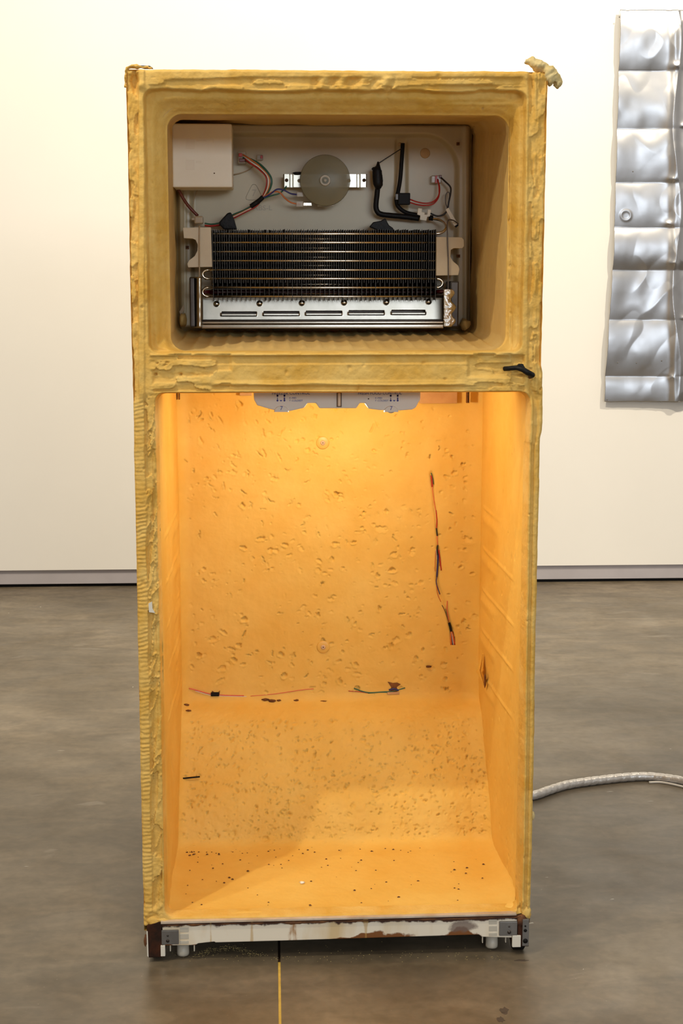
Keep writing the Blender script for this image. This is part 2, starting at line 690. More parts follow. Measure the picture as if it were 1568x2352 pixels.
# ================================================================== REFRIGERATOR
FR = bpy.data.objects.new('refrigerator', None)
COL.objects.link(FR)
FR.location = (0.12, 0.0, 0.0)
bpy.context.view_layer.update()
tag(FR, 'tall stripped top freezer refrigerator carcass of bare yellow insulating foam', 'refrigerator')
XL, XR, ZB, ZT, YB = -0.247, 0.487, 0.060, 1.636, 0.70


def par(o):
    """parent to the refrigerator keeping world coordinates"""
    o.parent = FR
    o.matrix_parent_inverse = FR.matrix_world.inverted()
    return o


class _FRP:
    pass


def build_to(parent):
    return parent


def edge_jit(z, side):
    return 0.0007 * fbm(z * 60, z * 0 + side * 3.3, 5) + 0.0014 * fbm(z * 6, z * 0 + side * 7.1, 8)


# ---- front face heightfield ---------------------------------------------------
NX, NZ = 520, 1050
xs = np.linspace(XL, XR, NX)
zs = np.linspace(ZB + .012, ZT, NZ)
X, Zg = np.meshgrid(xs, zs, indexing='ij')
U, V = Q(X, 0 * X, Zg)


def sdrect(X, Z, x0, x1, z0, z1, r):
    """positive inside"""
    cx, cz = (x0 + x1) / 2, (z0 + z1) / 2
    qx = np.abs(X - cx) - (x1 - x0) / 2 + r
    qz = np.abs(Z - cz) - (z1 - z0) / 2 + r
    return -(np.hypot(np.maximum(qx, 0), np.maximum(qz, 0)) + np.minimum(np.maximum(qx, qz), 0) - r)


# freezer: outer step A and inner lip B, measured on the front plane
LIP = .055
A = dict(x0=P(334, 500, 0)[0], x1=P(1206, 500, 0)[0], z0=P(740, 811, 0)[2], z1=P(740, 205, 0)[2])
B = dict(x0=P(386, 500, LIP)[0], x1=P(1166, 500, LIP)[0], z0=P(740, 806, LIP)[2], z1=P(740, 262, LIP)[2])
wob = 0.003 * fbm(X * 25, Zg * 25, 21)
topw = 0.006 * fbm(X * 14, Zg * 3, 31) * ss(.05, .0, np.abs(Zg - A['z1']))
sA = sdrect(X, Zg + topw, A['x0'], A['x1'], A['z0'], A['z1'], .018) + wob * .4
sB = sdrect(X, Zg, B['x0'], B['x1'], B['z0'], B['z1'], .028) + wob * .25
# food compartment opening C
C_ = dict(x0=-.207, x1=P(1207, 1400, 0)[0], z0=P(740, 2102, 0)[2], z1=P(740, 901, 0)[2])
sC = sdrect(X, Zg, C_['x0'], C_['x1'], C_['z0'], C_['z1'], .018) + wob * .25

Yf = np.zeros_like(X)
# freezer profile
ramp = np.clip(sA / np.maximum(sA - sB + 1e-6, 1e-6), 0, 1)
Yf += np.where(sA > 0, .021 * ss(0, .005, sA) + .032 * ss(0.3, 1.0, ramp), 0)
Yf -= .005 * np.exp(-((sB + .007) / .006) ** 2) * (sA > 0)          # rounded inner lip
Yf += .03 * ss(.001, .010, sB)
# compartment profile
Yf += .030 * ss(-.0015, .0035, sC)
low = ss(900, 930, V)
up = 1 - low
# left stile, lower: rippled outer strip, recessed torn inner strip
bL = 330 + (V - 900) * .018 + 2.5 * fbm(V / 60, V * 0, 41)
rip = np.sin(V * .66 + 5.0 * fbm(U / 50, V / 60, 42) + 0.08 * (U - 320)) * (.2 + 1.0 * vn(U / 30, V / 35, 43)) + 1.1 * fbm(U / 22, V / 7, 48, 4)
lo_outer = band(U, 290, bL, 1.5) * low
Yf += .0007 * rip * lo_outer + .0008 * fbm(U / 18, V / 30, 44) * lo_outer
inner = band(U, bL, 372, 1.5) * low * ss(2110, 2060, V)
torn = vn(U / 16 + V / 130, V / 62, 45)
tornr = 1 - np.abs(fbm(U / 22 + V / 85, V / 75, 46)) * 2.2
tj = torn + .10 * fbm(U / 7, V / 9, 49, 3)
Yf += inner * (.0030 + .0055 * (1 - ss(.50, .53, tj)) - .0035 * ss(.86, .96, tornr) + .0010 * fbm(U / 6, V / 8, 47) * ss(.48, .56, tj))
# left stile, upper: lumpy outside, smooth proud lip
Yf += up * band(U, 280, 317, 2) * (.004 + .0042 * fbm(U / 12, V / 26, 51, 5))
Yf -= up * band(U, 319, 332, 2) * (.003 + .0015 * fbm(U / 20, V / 40, 52))
# right stile, upper
Yf += up * band(U, 1212, 1270, 3) * (.003 + .0045 * fbm(U / 16, V / 34, 53, 5))
Yf -= up * band(U, 1226, 1232, 2) * .003 * ss(.45, .6, vn(V / 40, V * 0, 54))
Yf += .007 * np.exp(-((U - 1181 - 1.5 * fbm(V / 40, V * 0, 55)) / 1.3) ** 2) * band(V, 268, 800, 6)
# right stile, lower: stepped vertical flutes
k2 = ss(1015, 1022, V)
Yf += k2 * (.010 * band(U, 1206 - (V - 1000) * .016, 1215 - (V - 1000) * .016, 1.2)
            - .002 * band(U, 1216 - (V - 1000) * .016, 1220 - (V - 1000) * .016, 1.)
            + .004 * band(U, 1221 - (V - 1000) * .016, 1228 - (V - 1000) * .016, 1.))
Yf += low * (1 - k2) * (-.003 * band(U, 1204, 1222, 1.5) + .006 * band(U, 1185, 1203, 3) + .004 * band(U, 1222, 1232, 2))
# top rail: rippled drips between u 730 and 900, flap edge
drip = band(U, 715, 905, 8) * band(V, 178, 212, 5)
Yf += drip * .0045 * np.sin(U / 7.5 + V / 15 + 1.6 * fbm(U / 30, V / 20, 61))
Yf -= .002 * band(V, 160, 182, 3) * ss(360, 400, U)
Yf += .006 * band(V, 196, 232, 4) * ss(980, 1060, U + 20 * fbm(U / 30, V / 20, 63)) * band(U, 980, 1200, 10)
# mullion
mid = band(V, 812, 899, 2) * band(U, 345, 1205, 4)
bz = 818 + (U - 350) * -.004
Yf -= mid * .0035 * np.exp(-((V - bz + 2) / 2.5) ** 2)
smooth_b = band(U, 490, 1068, 8)
Yf += mid * smooth_b * (.004 * band(V, bz + 1, bz + 20, 3) + .0015 * band(V, bz + 22, bz + 58, 2)
                        - .0025 * np.exp(-((V - 882 + 3 * fbm(U / 90, U * 0, 64)) / 2.5) ** 2)
                        + .006 * band(V, 887, 896, 2))
Yf += mid * (1 - smooth_b) * (.0026 * fbm(U / 48, V / 11, 65, 5) + .0006 * np.sin(V / 6.5 + 2 * fbm(U / 60, V / 30, 66)))
pk = vn(U / 46, V / 13, 67) + .10 * fbm(U / 8, V / 7, 68, 3)
Yf += mid * band(U, 352, 530, 6) * .0055 * ss(.50, .535, pk)
Yf += mid * band(U, 1075, 1205, 5) * .0055 * band(V, 818, 866, 4)
for (hu, hv) in ((357, 860), (415, 860)):
    Yf += .012 * np.exp(-(((U - hu) / 2.6) ** 2 + ((V - hv) / 2.2) ** 2))
# bottom left / right torn corners
Yf += .006 * fbm(U / 22, V / 22, 71, 5) * ss(2040, 2080, V) * (ss(400, 370, U) + ss(1170, 1195, U))
# torn terraces on the upper stiles and the top rail
ter = vn(U / 15, V / 48, 74) + .12 * fbm(U / 7, V / 9, 75, 3)
Yf += up * (band(U, 280, 318, 2) + band(U, 1216, 1275, 3)) * .0040 * ss(.52, .56, ter)
ter = vn(U / 95, V / 13, 76) + .10 * fbm(U / 10, V / 6, 77, 3)
Yf += band(V, 178, 206, 2) * band(U, 345, 1200, 8) * .0040 * ss(.54, .58, ter)
ter = vn(U / 40, V / 14, 78) + .10 * fbm(U / 10, V / 6, 79, 3)
Yf += mid * band(U, 1068, 1205, 5) * .0040 * ss(.52, .56, ter)
# top left corner pocket
Yf += .010 * ss(0, 1, 1.6 - np.abs(U - 308) / 9 - np.abs(V - 185) / 26)
Yf -= .006 * np.exp(-(((U - 322) / 10) ** 2 + ((V - 196) / 9) ** 2))
# general roughness
Yf += .0010 * fbm(X * 80, Zg * 80, 81, 5) + .0012 * fbm(X * 17, Zg * 17, 82, 3)
# small dents
rs = np.random.RandomState(3)
for i in range(150):
    cx, cz = rs.uniform(XL, XR), rs.uniform(ZB, ZT)
    a, b_ = rs.uniform(.0015, .004), rs.uniform(.0015, .005)
    d2 = ((X - cx) / a) ** 2 + ((Zg - cz) / b_) ** 2
    Yf += .003 * np.exp(-d2)
# rounded outer edges
for d in (X - XL, XR - X, ZT - Zg):
    Yf += .004 * (1 - ss(0, .005, d)) ** 2
Xj = X + edge_jit(Zg, 0) * (1 - ss(0, .05, X - XL)) + edge_jit(Zg, 1) * (1 - ss(0, .05, XR - X))
Xj += .004 * ss(830, 860, V) * (1 - ss(985, 1010, V)) * (1 - ss(0, .03, XR - X))
Zj = Zg + (.0012 * fbm(X * 9, X * 0, 91) + .0009 * fbm(X * 60, X * 0, 92)) * (1 - ss(0, .03, ZT - Zg))
dxg, dzg = xs[1] - xs[0], zs[1] - zs[0]


def cut(sd0):
    """keep the cells that touch the outside and pull their inner vertices back onto the rim"""
    global Xj, Zj, Yf
    gx, gz = np.gradient(sd0, dxg, dzg)
    gl = np.maximum(np.hypot(gx, gz), .3)
    inn = (sd0 > 0) & (sd0 < .008)
    Xj = np.where(inn, Xj - gx / gl * sd0, Xj)
    Zj = np.where(inn, Zj - gz / gl * sd0, Zj)
    q = np.minimum(np.minimum(sd0[:-1, :-1], sd0[1:, :-1]), np.minimum(sd0[:-1, 1:], sd0[1:, 1:]))
    return q < 0


keep = cut(sdrect(X, Zg, B['x0'], B['x1'], B['z0'], B['z1'], .028) - .0012) & \
    cut(sdrect(X, Zg, C_['x0'], C_['x1'], C_['z0'], C_['z1'], .018) - .003)
mb = MB()
mb.grid(np.stack([Xj, Yf, Zj], -1), keep)
# outer skin: sides, top, back, bottom
n1, n2, n3 = 60, 160, 70
yy = np.linspace(.004, YB, n1)
zz2 = np.linspace(ZB, ZT, n2)
xx2 = np.linspace(XL, XR, n3)
for side, x0 in ((0, XL), (1, XR)):
    Yg, Zs = np.meshgrid(yy, zz2, indexing='ij')
    Xs = x0 + edge_jit(Zs, side) + (.003 * fbm(Yg * 20, Zs * 20, 95 + side)) * ss(0, .05, Yg) + \
        (.004 if side == 0 else -.004) * ss(0, .03, Yg)
    mb.grid(np.stack([Xs, Yg, Zs], -1), flip=(side == 1))
Xt, Yt = np.meshgrid(xx2, yy, indexing='ij')
Zt = ZT - .003 * ss(0, .03, Yt) + (.0012 * fbm(Xt * 9, Xt * 0, 91) + .0009 * fbm(Xt * 60, Xt * 0, 92)) * (1 - ss(.0, .04, Yt)) \
    + .003 * fbm(Xt * 18, Yt * 18, 97) * ss(0, .05, Yt)
mb.grid(np.stack([Xt, Yt, Zt], -1))
mb.grid(np.stack([Xt, Yt, Xt * 0 + ZB], -1))
Xb, Zb = np.meshgrid(xx2, zz2, indexing='ij')
mb.grid(np.stack([Xb, YB + .004 * fbm(Xb * 15, Zb * 15, 99), Zb], -1))
foam_shell = par(mb.build('foam_shell', M['foam'], None))
tag(foam_shell, 'matt yellow foam frame with ripples and torn edges')


def rrect(x0, x1, z0, z1, r, ne=110, nc=14):
    pts = []
    cs = [(x1 - r, z1 - r, 0), (x0 + r, z1 - r, 90), (x0 + r, z0 + r, 180), (x1 - r, z0 + r, 270)]
    for i, (cx, cz, a0) in enumerate(cs):
        for k in range(nc):
            a = math.radians(a0 + 90 * k / (nc - 1))
            pts.append((cx + r * math.cos(a), cz + r * math.sin(a)))
        nx = cs[(i + 1) % 4]
        a = math.radians(a0 + 90)
        pa = (cx + r * math.cos(a), cz + r * math.sin(a))
        pb = (nx[0] + r * math.cos(math.radians(nx[2])), nx[1] + r * math.sin(math.radians(nx[2])))
        for k in range(1, ne):
            t = k / ne
            pts.append((pa[0] + (pb[0] - pa[0]) * t, pa[1] + (pb[1] - pa[1]) * t))
    return np.array(pts)


# ---- freezer cavity -----------------------------------------------------------
bk0 = P(400, 290, .50)
bk1 = P(1083, 762, .50)
FB = dict(x0=bk0[0], x1=bk1[0], z0=bk1[2], z1=P(740, 283, .50)[2])
rings = [(0.040, rrect(B['x0'] - .010, B['x1'] + .010, B['z0'] - .010, B['z1'] + .010, .036)),
         (0.056, rrect(B['x0'] - .001, B['x1'] + .001, B['z0'] - .001, B['z1'] + .001, .030)),
         (0.075, rrect(B['x0'], B['x1'], B['z0'], B['z1'], .028)),
         (0.490, rrect(FB['x0'], FB['x1'], FB['z0'], FB['z1'], .018)),
         (0.515, rrect(FB['x0'] + .002, FB['x1'] - .002, FB['z0'] + .002, FB['z1'] - .002, .016))]
ys = np.concatenate([np.linspace(.04, .075, 10)[:-1], np.linspace(.075, .515, 110)])
arr = []
for y in ys:
    for i in range(len(rings) - 1):
        if rings[i][0] <= y <= rings[i + 1][0] + 1e-9:
            t = (y - rings[i][0]) / (rings[i + 1][0] - rings[i][0])
            c = rings[i][1] * (1 - t) + rings[i + 1][1] * t
            break
    arr.append(np.column_stack([c[:, 0], np.full(len(c), y), c[:, 1]]))
arr = np.array(arr)
cxm, czm = (FB['x0'] + FB['x1']) / 2, (FB['z0'] + FB['z1']) / 2
dx = np.where(np.abs(arr[..., 0] - cxm) / .31 > np.abs(arr[..., 2] - czm) / .21, np.sign(cxm - arr[..., 0]), 0)
dz = np.where(dx == 0, np.sign(czm - arr[..., 2]), 0)
per = np.arange(arr.shape[1])[None, :] * .004
nz_ = .0030 * fbm(arr[..., 1] * 9, per * 9, 101) + .0008 * fbm(arr[..., 1] * 60, per * 60, 102)
nz_ *= ss(.056, .09, arr[..., 1])
isfl = (dz > 0)
rib = .0042 * np.exp(-(((arr[..., 0] + .20) / .029 - np.round((arr[..., 0] + .20) / .029)) / .14) ** 2) * ss(.085, .13, arr[..., 1])
nz_ += np.where(isfl, rib, 0)
nz_ += np.where((dz < 0), .006 * ss(.40, .50, arr[..., 1]) * (vn(arr[..., 0] * 16, arr[..., 0] * 0, 104) - .1), 0)
arr[..., 0] += dx * nz_
arr[..., 2] += dz * nz_
mb = MB()
mb.grid(arr, wrap=True)
freezer = par(mb.build('freezer_cavity', M['foam_fr'], None))
tag(freezer, 'deep ochre foam recess with a ribbed floor')


def sub(o, p=None):
    """make o a sub-part of p, keeping world coordinates"""
    bpy.context.view_layer.update()
    o.parent = p
    o.matrix_parent_inverse = p.matrix_world.inverted()
    return o


FPI = FR.matrix_world.inverted()


def part(o, label=None):
    o.parent = FR
    o.matrix_parent_inverse = FPI
    if label:
        o['label'] = label
    return o


def subp(o, p, label=None):
    """p is a direct child of the refrigerator with identity offset, so its world matrix is identity"""
    o.parent = p
    if label:
        o['label'] = label
    return o


# ---- food compartment -----------------------------------------------------------
zc = C_['z1'] + .022
led = P(740, 1606, .56)[2]
prof = [(.10, zc), (.54, zc), (.56, zc - .02), (.56, led + .02), (.556, led + .004), (.545, led - .004),
        (.522, led - .016), (.497, led - .034), (.475, led - .062), (.440, .235), (.415, .205), (.385, .160), (.368, .120),
        (.362, .102), (.350, .091), (.325, .086), (.20, .085), (.05, .085), (.025, .087), (.008, .086), (.004, .074)]
pv = np.array(prof)
seg_l = np.hypot(*np.diff(pv, axis=0).T)
cum = np.concatenate([[0], np.cumsum(seg_l)])
S = np.linspace(0, cum[-1], 1050)
py = np.interp(S, cum, pv[:, 0])
pz = np.interp(S, cum, pv[:, 1])
ker = np.ones(13) / 13
pys = np.convolve(np.pad(py, 6, 'edge'), ker, 'valid')
pzs = np.convolve(np.pad(pz, 6, 'edge'), ker, 'valid')
ty, tz = np.gradient(pys), np.gradient(pzs)
tl = np.hypot(ty, tz)
ny, nzz = tz / tl, -ty / tl     # points to the inside of the compartment (towards -y on the back wall)
xL, xR = -.206, .470
xw = np.linspace(xL - .004, xR + .004, 400)
Xc, Sc = np.meshgrid(xw, S, indexing='ij')
Yc0 = np.broadcast_to(pys, Xc.shape)
Zc0 = np.broadcast_to(pzs, Xc.shape)
Uc, Vc = Q(Xc, Yc0, Zc0)
onback = ss(cum[2], cum[2] + .01, Sc) * (1 - ss(cum[13] - .01, cum[13] + .01, Sc))
h = .0022 * fbm(Xc * 10, Sc * 10, 111, 3) + .0006 * fbm(Xc * 55, Sc * 55, 112, 4)
h += onback * .0008 * fbm(Xc * 25, Sc * 2.5, 113, 3)
hump = ss(led + .01, led - .03, Zc0)
h += onback * hump * (.0012 * fbm(Xc * 110, Sc * 110, 114, 3) + .0015 * fbm(Xc * 36, Sc * 36, 115, 3))
rs = np.random.RandomState(5)
sx, sS = xw[1] - xw[0], S[1] - S[0]


def pit(cx, cs_, a, b_, depth, ang, sharp=1.0):
    i0, i1 = np.searchsorted(xw, [cx - 2.2 * max(a, b_), cx + 2.2 * max(a, b_)])
    j0, j1 = np.searchsorted(S, [cs_ - 2.2 * max(a, b_), cs_ + 2.2 * max(a, b_)])
    if i1 - i0 < 2 or j1 - j0 < 2:
        return
    xx = Xc[i0:i1, j0:j1] - cx
    s_ = Sc[i0:i1, j0:j1] - cs_
    wv = (vn(xx * 300 + cx * 91, s_ * 300 + cs_ * 37, 7) - .5) * .8
    p = (xx * math.cos(ang) + s_ * math.sin(ang)) / a
    q = (-xx * math.sin(ang) + s_ * math.cos(ang)) / b_
    r = np.hypot(p, q) + wv
    k = np.clip(1 - r, 0, 1)
    # steep upper edge, shallow lower one
    sk = .55 + .75 * np.clip(-q, -1, 1)
    h[i0:i1, j0:j1] -= depth * np.minimum(1, k * 3.2 * sharp) * np.clip(sk, .1, 1.3)
    rim = np.exp(-((r - 1.15) / .25) ** 2) * np.clip(q, 0, 1)
    h[i0:i1, j0:j1] += depth * .25 * rim


JA = int(np.searchsorted(S, cum[1])) + 10
JB = int(np.searchsorted(S, cum[15]))
s_ofz = lambda z: np.interp(-z, -pzs[JA:JB], S[JA:JB])
for i in range(900):
    z_ = rs.uniform(led + .01, zc - .04)
    x_ = rs.uniform(xL + .02, xR - .02)
    if vn(x_ * 9, z_ * 9, 120) < .27:
        continue
    a = .0020 + .0052 * rs.rand() ** 2
    pit(x_, s_ofz(z_), a, a * rs.uniform(.3, 1.0), (.0010 + .0045 * rs.rand() ** 1.5) * a / .004, rs.uniform(-.6, 1.5))
for i in range(900):
    s0 = rs.uniform(s_ofz(led - .03), s_ofz(.10))
    x_ = rs.uniform(xL + .01, xR - .01)
    a = rs.uniform(.0018, .0040) + (.004 * rs.rand() if rs.rand() < .22 else 0)
    pit(x_, s0, a, a * rs.uniform(.5, .9), rs.uniform(.002, .0055), rs.uniform(-1.5, 1.5))
for i in range(46):         # fine cracks torn into the skin
    x_, z_ = rs.uniform(xL + .03, xR - .04), rs.uniform(led + .02, zc - .05)
    if rs.rand() < .55:
        z_ = rs.uniform(.78, 1.02)
        x_ = rs.uniform(xL + .02, .10)
    s0 = float(s_ofz(z_))
    an = rs.uniform(.6, 1.5)
    for k in range(rs.randint(5, 12)):
        pit(x_, s0, .0030, .0014, .0028, an)
        x_ += .0018 * math.cos(an)
        s0 += .0018 * math.sin(an)
        an += rs.normal(0, .55)
for i in range(260):       # rubble along the foot of the hump and up its edges
    s0 = s_ofz(.105) + rs.normal(0, .012)
    x_ = rs.uniform(xL + .01, xR - .01)
    pit(x_, s0, rs.uniform(.0015, .003), .002, rs.uniform(-.003, .003), rs.uniform(-1.5, 1.5))
# cracks and chips that stand out in the photograph: (u, v, half length px, half width px, depth, angle)
for (u, v, a, b_, d, an) in [(605, 1040, 12, 3, .005, 1.2), (640, 1050, 12, 2.5, .005, 1.1), (535, 1070, 9, 3, .004, .6),
                             (505, 1085, 8, 4, .004, .2), (600, 1237, 10, 5, .006, -.2), (560, 1458, 11, 2.5, .007, -1.1),
                             (512, 1452, 9, 4, .006, .6), (490, 1468, 10, 6, .005, -.3), (530, 1490, 10, 3, .006, .4),
                             (653, 1552, 6, 7, .008, .2), (508, 1536, 10, 6, .005, -.2), (620, 1523, 9, 3, .005, .6),
                             (590, 1497, 5, 3, .006, .3), (505, 1565, 12, 5, .004, -.5), (855, 985, 12, 3, .005, -1.2),
                             (866, 975, 10, 2.5, .004, 1.1), (460, 1010, 8, 3, .004, 1.1), (505, 965, 10, 3, .004, 1.0),
                             (425, 1060, 7, 3, .004, 1.), (910, 1470, 11, 7, .004, -.4), (938, 1460, 6, 8, .005, .6),
                             (1073, 1240, 14, 8, .004, .2), (945, 1270, 7, 9, .003, 0), (776, 1520, 4, 8, .005, 1.4),
                             (875, 1215, 14, 7, .004, .1), (630, 1100, 10, 4, .004, .1), (820, 1548, 12, 4, .004, .1),
                             (723, 1735, 3.5, 11, .007, .1), (718, 1765, 3, 6, .006, .1), (660, 1850, 5, 10, .004, .2),
                             (663, 1870, 8, 5, .004, 0), (693, 1830, 6, 6, .004, .4), (680, 1765, 4, 4, .004, 0),
                             (610, 1925, 10, 7, .004, 0), (1000, 1720, 10, 6, .004, 0), (880, 1815, 9, 7, .004, 0),
                             (955, 1728, 8, 6, .004, 0), (1035, 1755, 12, 7, .004, .1), (745, 1790, 5, 11, .004, -.6)]:
    if v < 1604:
        q = P(u, v, .56)
        pit(q[0], s_ofz(q[2]), a * 9.5e-4, b_ * 9.5e-4, d, an)
    else:
        j = np.argmin(np.abs(Q(u * 0 + .12, pys[JA:JB], pzs[JA:JB])[1] - v)) + JA
        q = P(u, v, pys[j])
        pit(q[0], S[j], a * 9e-4, b_ * 9e-4, d, an)
# grooves that hold the wires
wirepath = [(990, 1085), (993, 1110), (997, 1160), (1003, 1210), (1005, 1260), (1008, 1290), (1003, 1330), (1008, 1352),
            (1022, 1385), (1030, 1420), (1036, 1445), (1042, 1478)]
for i in range(len(wirepath) - 1):
    for t in np.linspace(0, 1, 14):
        u = wirepath[i][0] * (1 - t) + wirepath[i + 1][0] * t
        v = wirepath[i][1] * (1 - t) + wirepath[i + 1][1] * t
        q = P(u, v, .56)
        s0 = s_ofz(q[2])
        g = np.exp(-(((Xc - q[0]) / .0032) ** 2 + ((Sc - s0) / .004) ** 2))
        h -= .0013 * g
h *= 1 - .8 * np.exp(-((Sc - cum[-1]) / .01) ** 2)
Yc = Yc0 + ny * h
Zc = Zc0 + nzz * h
# round the vertical corners
for dd in (Xc - xL, xR - Xc):
    r = .030 if dd[0, 0] < dd[-1, 0] else .050
    d = np.clip(dd, 0, r)
    k = r - np.sqrt(np.maximum(r * r - (r - d) ** 2, 0))
    fl_ = np.where(Sc > cum[13], ss(cum[16], cum[13], Sc), 1) * ss(cum[1], cum[2], Sc)
    Yc = Yc - k * fl_ * .9
    Zc = Zc + k * .35 * ss(cum[12], cum[15], Sc) * ss(cum[-1], cum[-1] - .05, Sc)
mb = MB()
mb.grid(np.stack([Xc, Yc, Zc], -1), flip=True)
# side walls
for side, x0 in ((0, xL), (1, xR)):
    yg = np.linspace(.008, .565, 190)
    zg = np.linspace(.070, zc + .004, 360)
    Ys, Zs = np.meshgrid(yg, zg, indexing='ij')
    us, vs_ = Q(0 * Ys + x0, Ys, Zs)
    hh = .0020 * fbm(Ys * 12, Zs * 5, 131 + side, 3) + .0005 * fbm(Ys * 30, Zs * 90, 133 + side, 4)
    hh += .002 * band(Ys, .03, .10, .012)                    # stepped front band
    for zr in (.425, .52, .61, .70, .79):
        rz = zr + .0 * Ys
        hh += .0024 * np.exp(-((Zs - rz) / .0035) ** 2) * band(Ys, .15, .50, .03) * ss(.2, .5, vn(Ys * 8, Zs * 0 + zr * 20, 135 + side) + .15)
        hh += .003 * np.exp(-((Zs - rz + .025) / .012) ** 2) * band(Ys, .33, .52, .03)
    for i in range(70):
        cy, cz = rs.uniform(.1, .54), rs.uniform(.1, 1.05)
        hh -= .003 * np.exp(-((Ys - cy) / rs.uniform(.002, .005)) ** 2 - ((Zs - cz) / rs.uniform(.002, .007)) ** 2)
    hh += .012 * ss(.04, .0, Ys - 0) * -1 * .8
    # walls draw in slightly towards the back
    draw = (.004 if side == 0 else .012) * ss(.02, .56, Ys)
    Xs = x0 + (hh + draw) * (1 if side == 0 else -1)
    mb.grid(np.stack([Xs, Ys, Zs], -1), flip=(side == 1))
food = part(mb.build('food_compartment', M['foam_in'], None), 'large glowing orange foam compartment with a stepped back')
# horizontal divider closing the ceiling in front
dv = box('ceiling_lip', (xL, .028, zc - .006), (xR, .12, zc + .015), M['foam_in'], None, .004)
subp(dv, food)


def ybk(v):
    j = np.argmin(np.abs(Q(.12, pys[JA:JB], pzs[JA:JB])[1] - v)) + JA
    return float(pys[j])


# anchor plugs
for (u, v) in ((741, 1017), (742, 1486)):
    c = P(u, v, .558)
    pl = subp(lathe('anchor_plug', [(.0, .0), (.0138, .0), (.0142, .0012), (.0128, .0022), (.006, .0022), (0, .0022)][::1],
                    (c[0], .5595, c[2]), (0, -1, 0), M['plug'], None, 36), food)
for (u, v) in ((741, 1017), (742, 1486)):
    c = P(u, v, .558)
    subp(lathe('plug_pin', [(0, 0), (.0052, 0), (.0052, .0034), (.0030, .0044), (.0014, .0044), (.0012, .0035), (0, .0035)],
               (c[0], .559, c[2]), (0, -1, 0), M['plugpin'], None, 24), food)
    subp(lathe('screw_hole', [(0, 0), (.0011, 0), (.0011, .0003), (0, .0003)], (c[0], .5548, c[2]), (0, -1, 0), M['hole'],
               None, 12), food)

# embedded wiring on the right
Yw = .5600
segs = [('wgreen', [(990, 1086), (993, 1098), (995, 1112)], 1.3), ('wred', [(990, 1092), (992, 1106), (992, 1118)], 2.2),
        ('wpink', [(992, 1118), (996, 1148), (1000, 1172)], .9), ('wred', [(1001, 1172), (1003, 1195), (1002, 1215)], 1.4),
        ('wblack', [(1002, 1213), (1003, 1222), (1004, 1231)], 1.8), ('wpink', [(1003, 1231), (1005, 1255)], .9),
        ('wblack', [(1005, 1252), (1004, 1262), (1005, 1275)], 2.2), ('wblue', [(1006, 1272), (1005, 1295), (1003, 1325)], 2.2),
        ('wred', [(1007, 1262), (1010, 1285), (1013, 1310)], 1.7), ('worange', [(1000, 1265), (999, 1290), (999, 1312)], .9),
        ('wwhite', [(1001, 1262), (1002, 1275), (1003, 1285)], .8),
        ('wblue', [(1003, 1325), (1002, 1340), (1010, 1365)], 1.3), ('worange', [(1002, 1345), (1005, 1365), (1012, 1382)], 1.0),
        ('wblack', [(1015, 1390), (1022, 1405), (1030, 1428)], .9), ('wpink', [(1027, 1380), (1026, 1398), (1030, 1425)], 1.1),
        ('wgreen', [(1023, 1398), (1026, 1410), (1030, 1425)], .9), ('worange', [(1016, 1392), (1024, 1410), (1031, 1430)], .8),
        ('tape', [(1031, 1430), (1034, 1440), (1036, 1450)], 3.4)]
for mn, pts, r in segs:
    subp(ptube('wire' if mn != 'tape' else 'tape_wrap', [(a, b, Yw - .001) for a, b in pts], Yw, r * .85, M[mn], None, seg=6), food)
for du, mn in ((-4, 'worange'), (-2, 'worange'), (0, 'wblue'), (2, 'wwhite'), (4, 'wred'), (5.5, 'worange')):
    subp(ptube('wire', [(1036, 1448, Yw - .002), (1037 + du * .7, 1462, Yw - .001), (1039 + du * 1.1, 1481, Yw + .001)], Yw, 1.2,
               M[mn], None, seg=6), food)
subp(prism('torn_hole', [(1033, 1450), (1041, 1450), (1043, 1462), (1048, 1464), (1047, 1483), (1031, 1482)], Yw + .0015, Yw + .004,
           M['brown'], None), food)
# lower wiring
for mn, pts, r in [('wpink', [(434, 1581), (450, 1585), (484, 1594), (520, 1597), (560, 1598)], 1.3),
                   ('wwhite', [(448, 1587), (484, 1597), (520, 1599), (566, 1600)], 1.0),
                   ('wpink', [(575, 1599), (630, 1594), (690, 1585), (720, 1582)], .8),
                   ('wgreen', [(813, 1581), (832, 1588), (850, 1591), (880, 1589), (900, 1588), (930, 1580)], 1.4),
                   ('wgreen', [(845, 1592), (880, 1590), (918, 1592)], 1.3),
                   ('wred', [(800, 1587), (825, 1589), (846, 1592)], .9), ('wblue', [(893, 1585), (905, 1582), (915, 1586)], 2.4)]:
    subp(ptube('wire', [(a, b, .5580) for a, b in pts], .556, r, M[mn], None, seg=6), food)
subp(prism('torn_hole', [(487, 1587), (492, 1590), (501, 1590), (505, 1586), (504, 1599), (484, 1601), (485, 1594)], .5575, .565,
           M['brown'], None), food)
subp(pbox('wire_clip', 484, 1591, 503, 1600, .5535, .560, M['black'], None, .0015), food)
subp(prism('torn_hole', [(890, 1566), (902, 1569), (912, 1568), (920, 1572), (911, 1578), (913, 1590), (896, 1590), (898, 1578)],
           .5575, .565, M['brown'], None), food)
subp(pbox('wire_clip', 889, 1590, 917, 1596, .554, .560, M['tan'], None, .0015), food)
for i, (u, v, a, b_) in enumerate([(610, 1607, 9, 3), (626, 1610, 8, 3.5), (640, 1609, 5, 3), (680, 1609, 7, 2.5), (742, 1611, 9, 2),
                                   (428, 1619, 6, 3), (432, 1632, 7, 2), (984, 1531, 7, 3)]):
    yv = .556 if v < 1600 else ybk(v)
    c = P(u, v, yv)
    subp(lump('torn_hole', c, (a * 9.4e-4, .002, b_ * 9.4e-4), M['brown'], None, .35, 2, 0, i + 50), food)
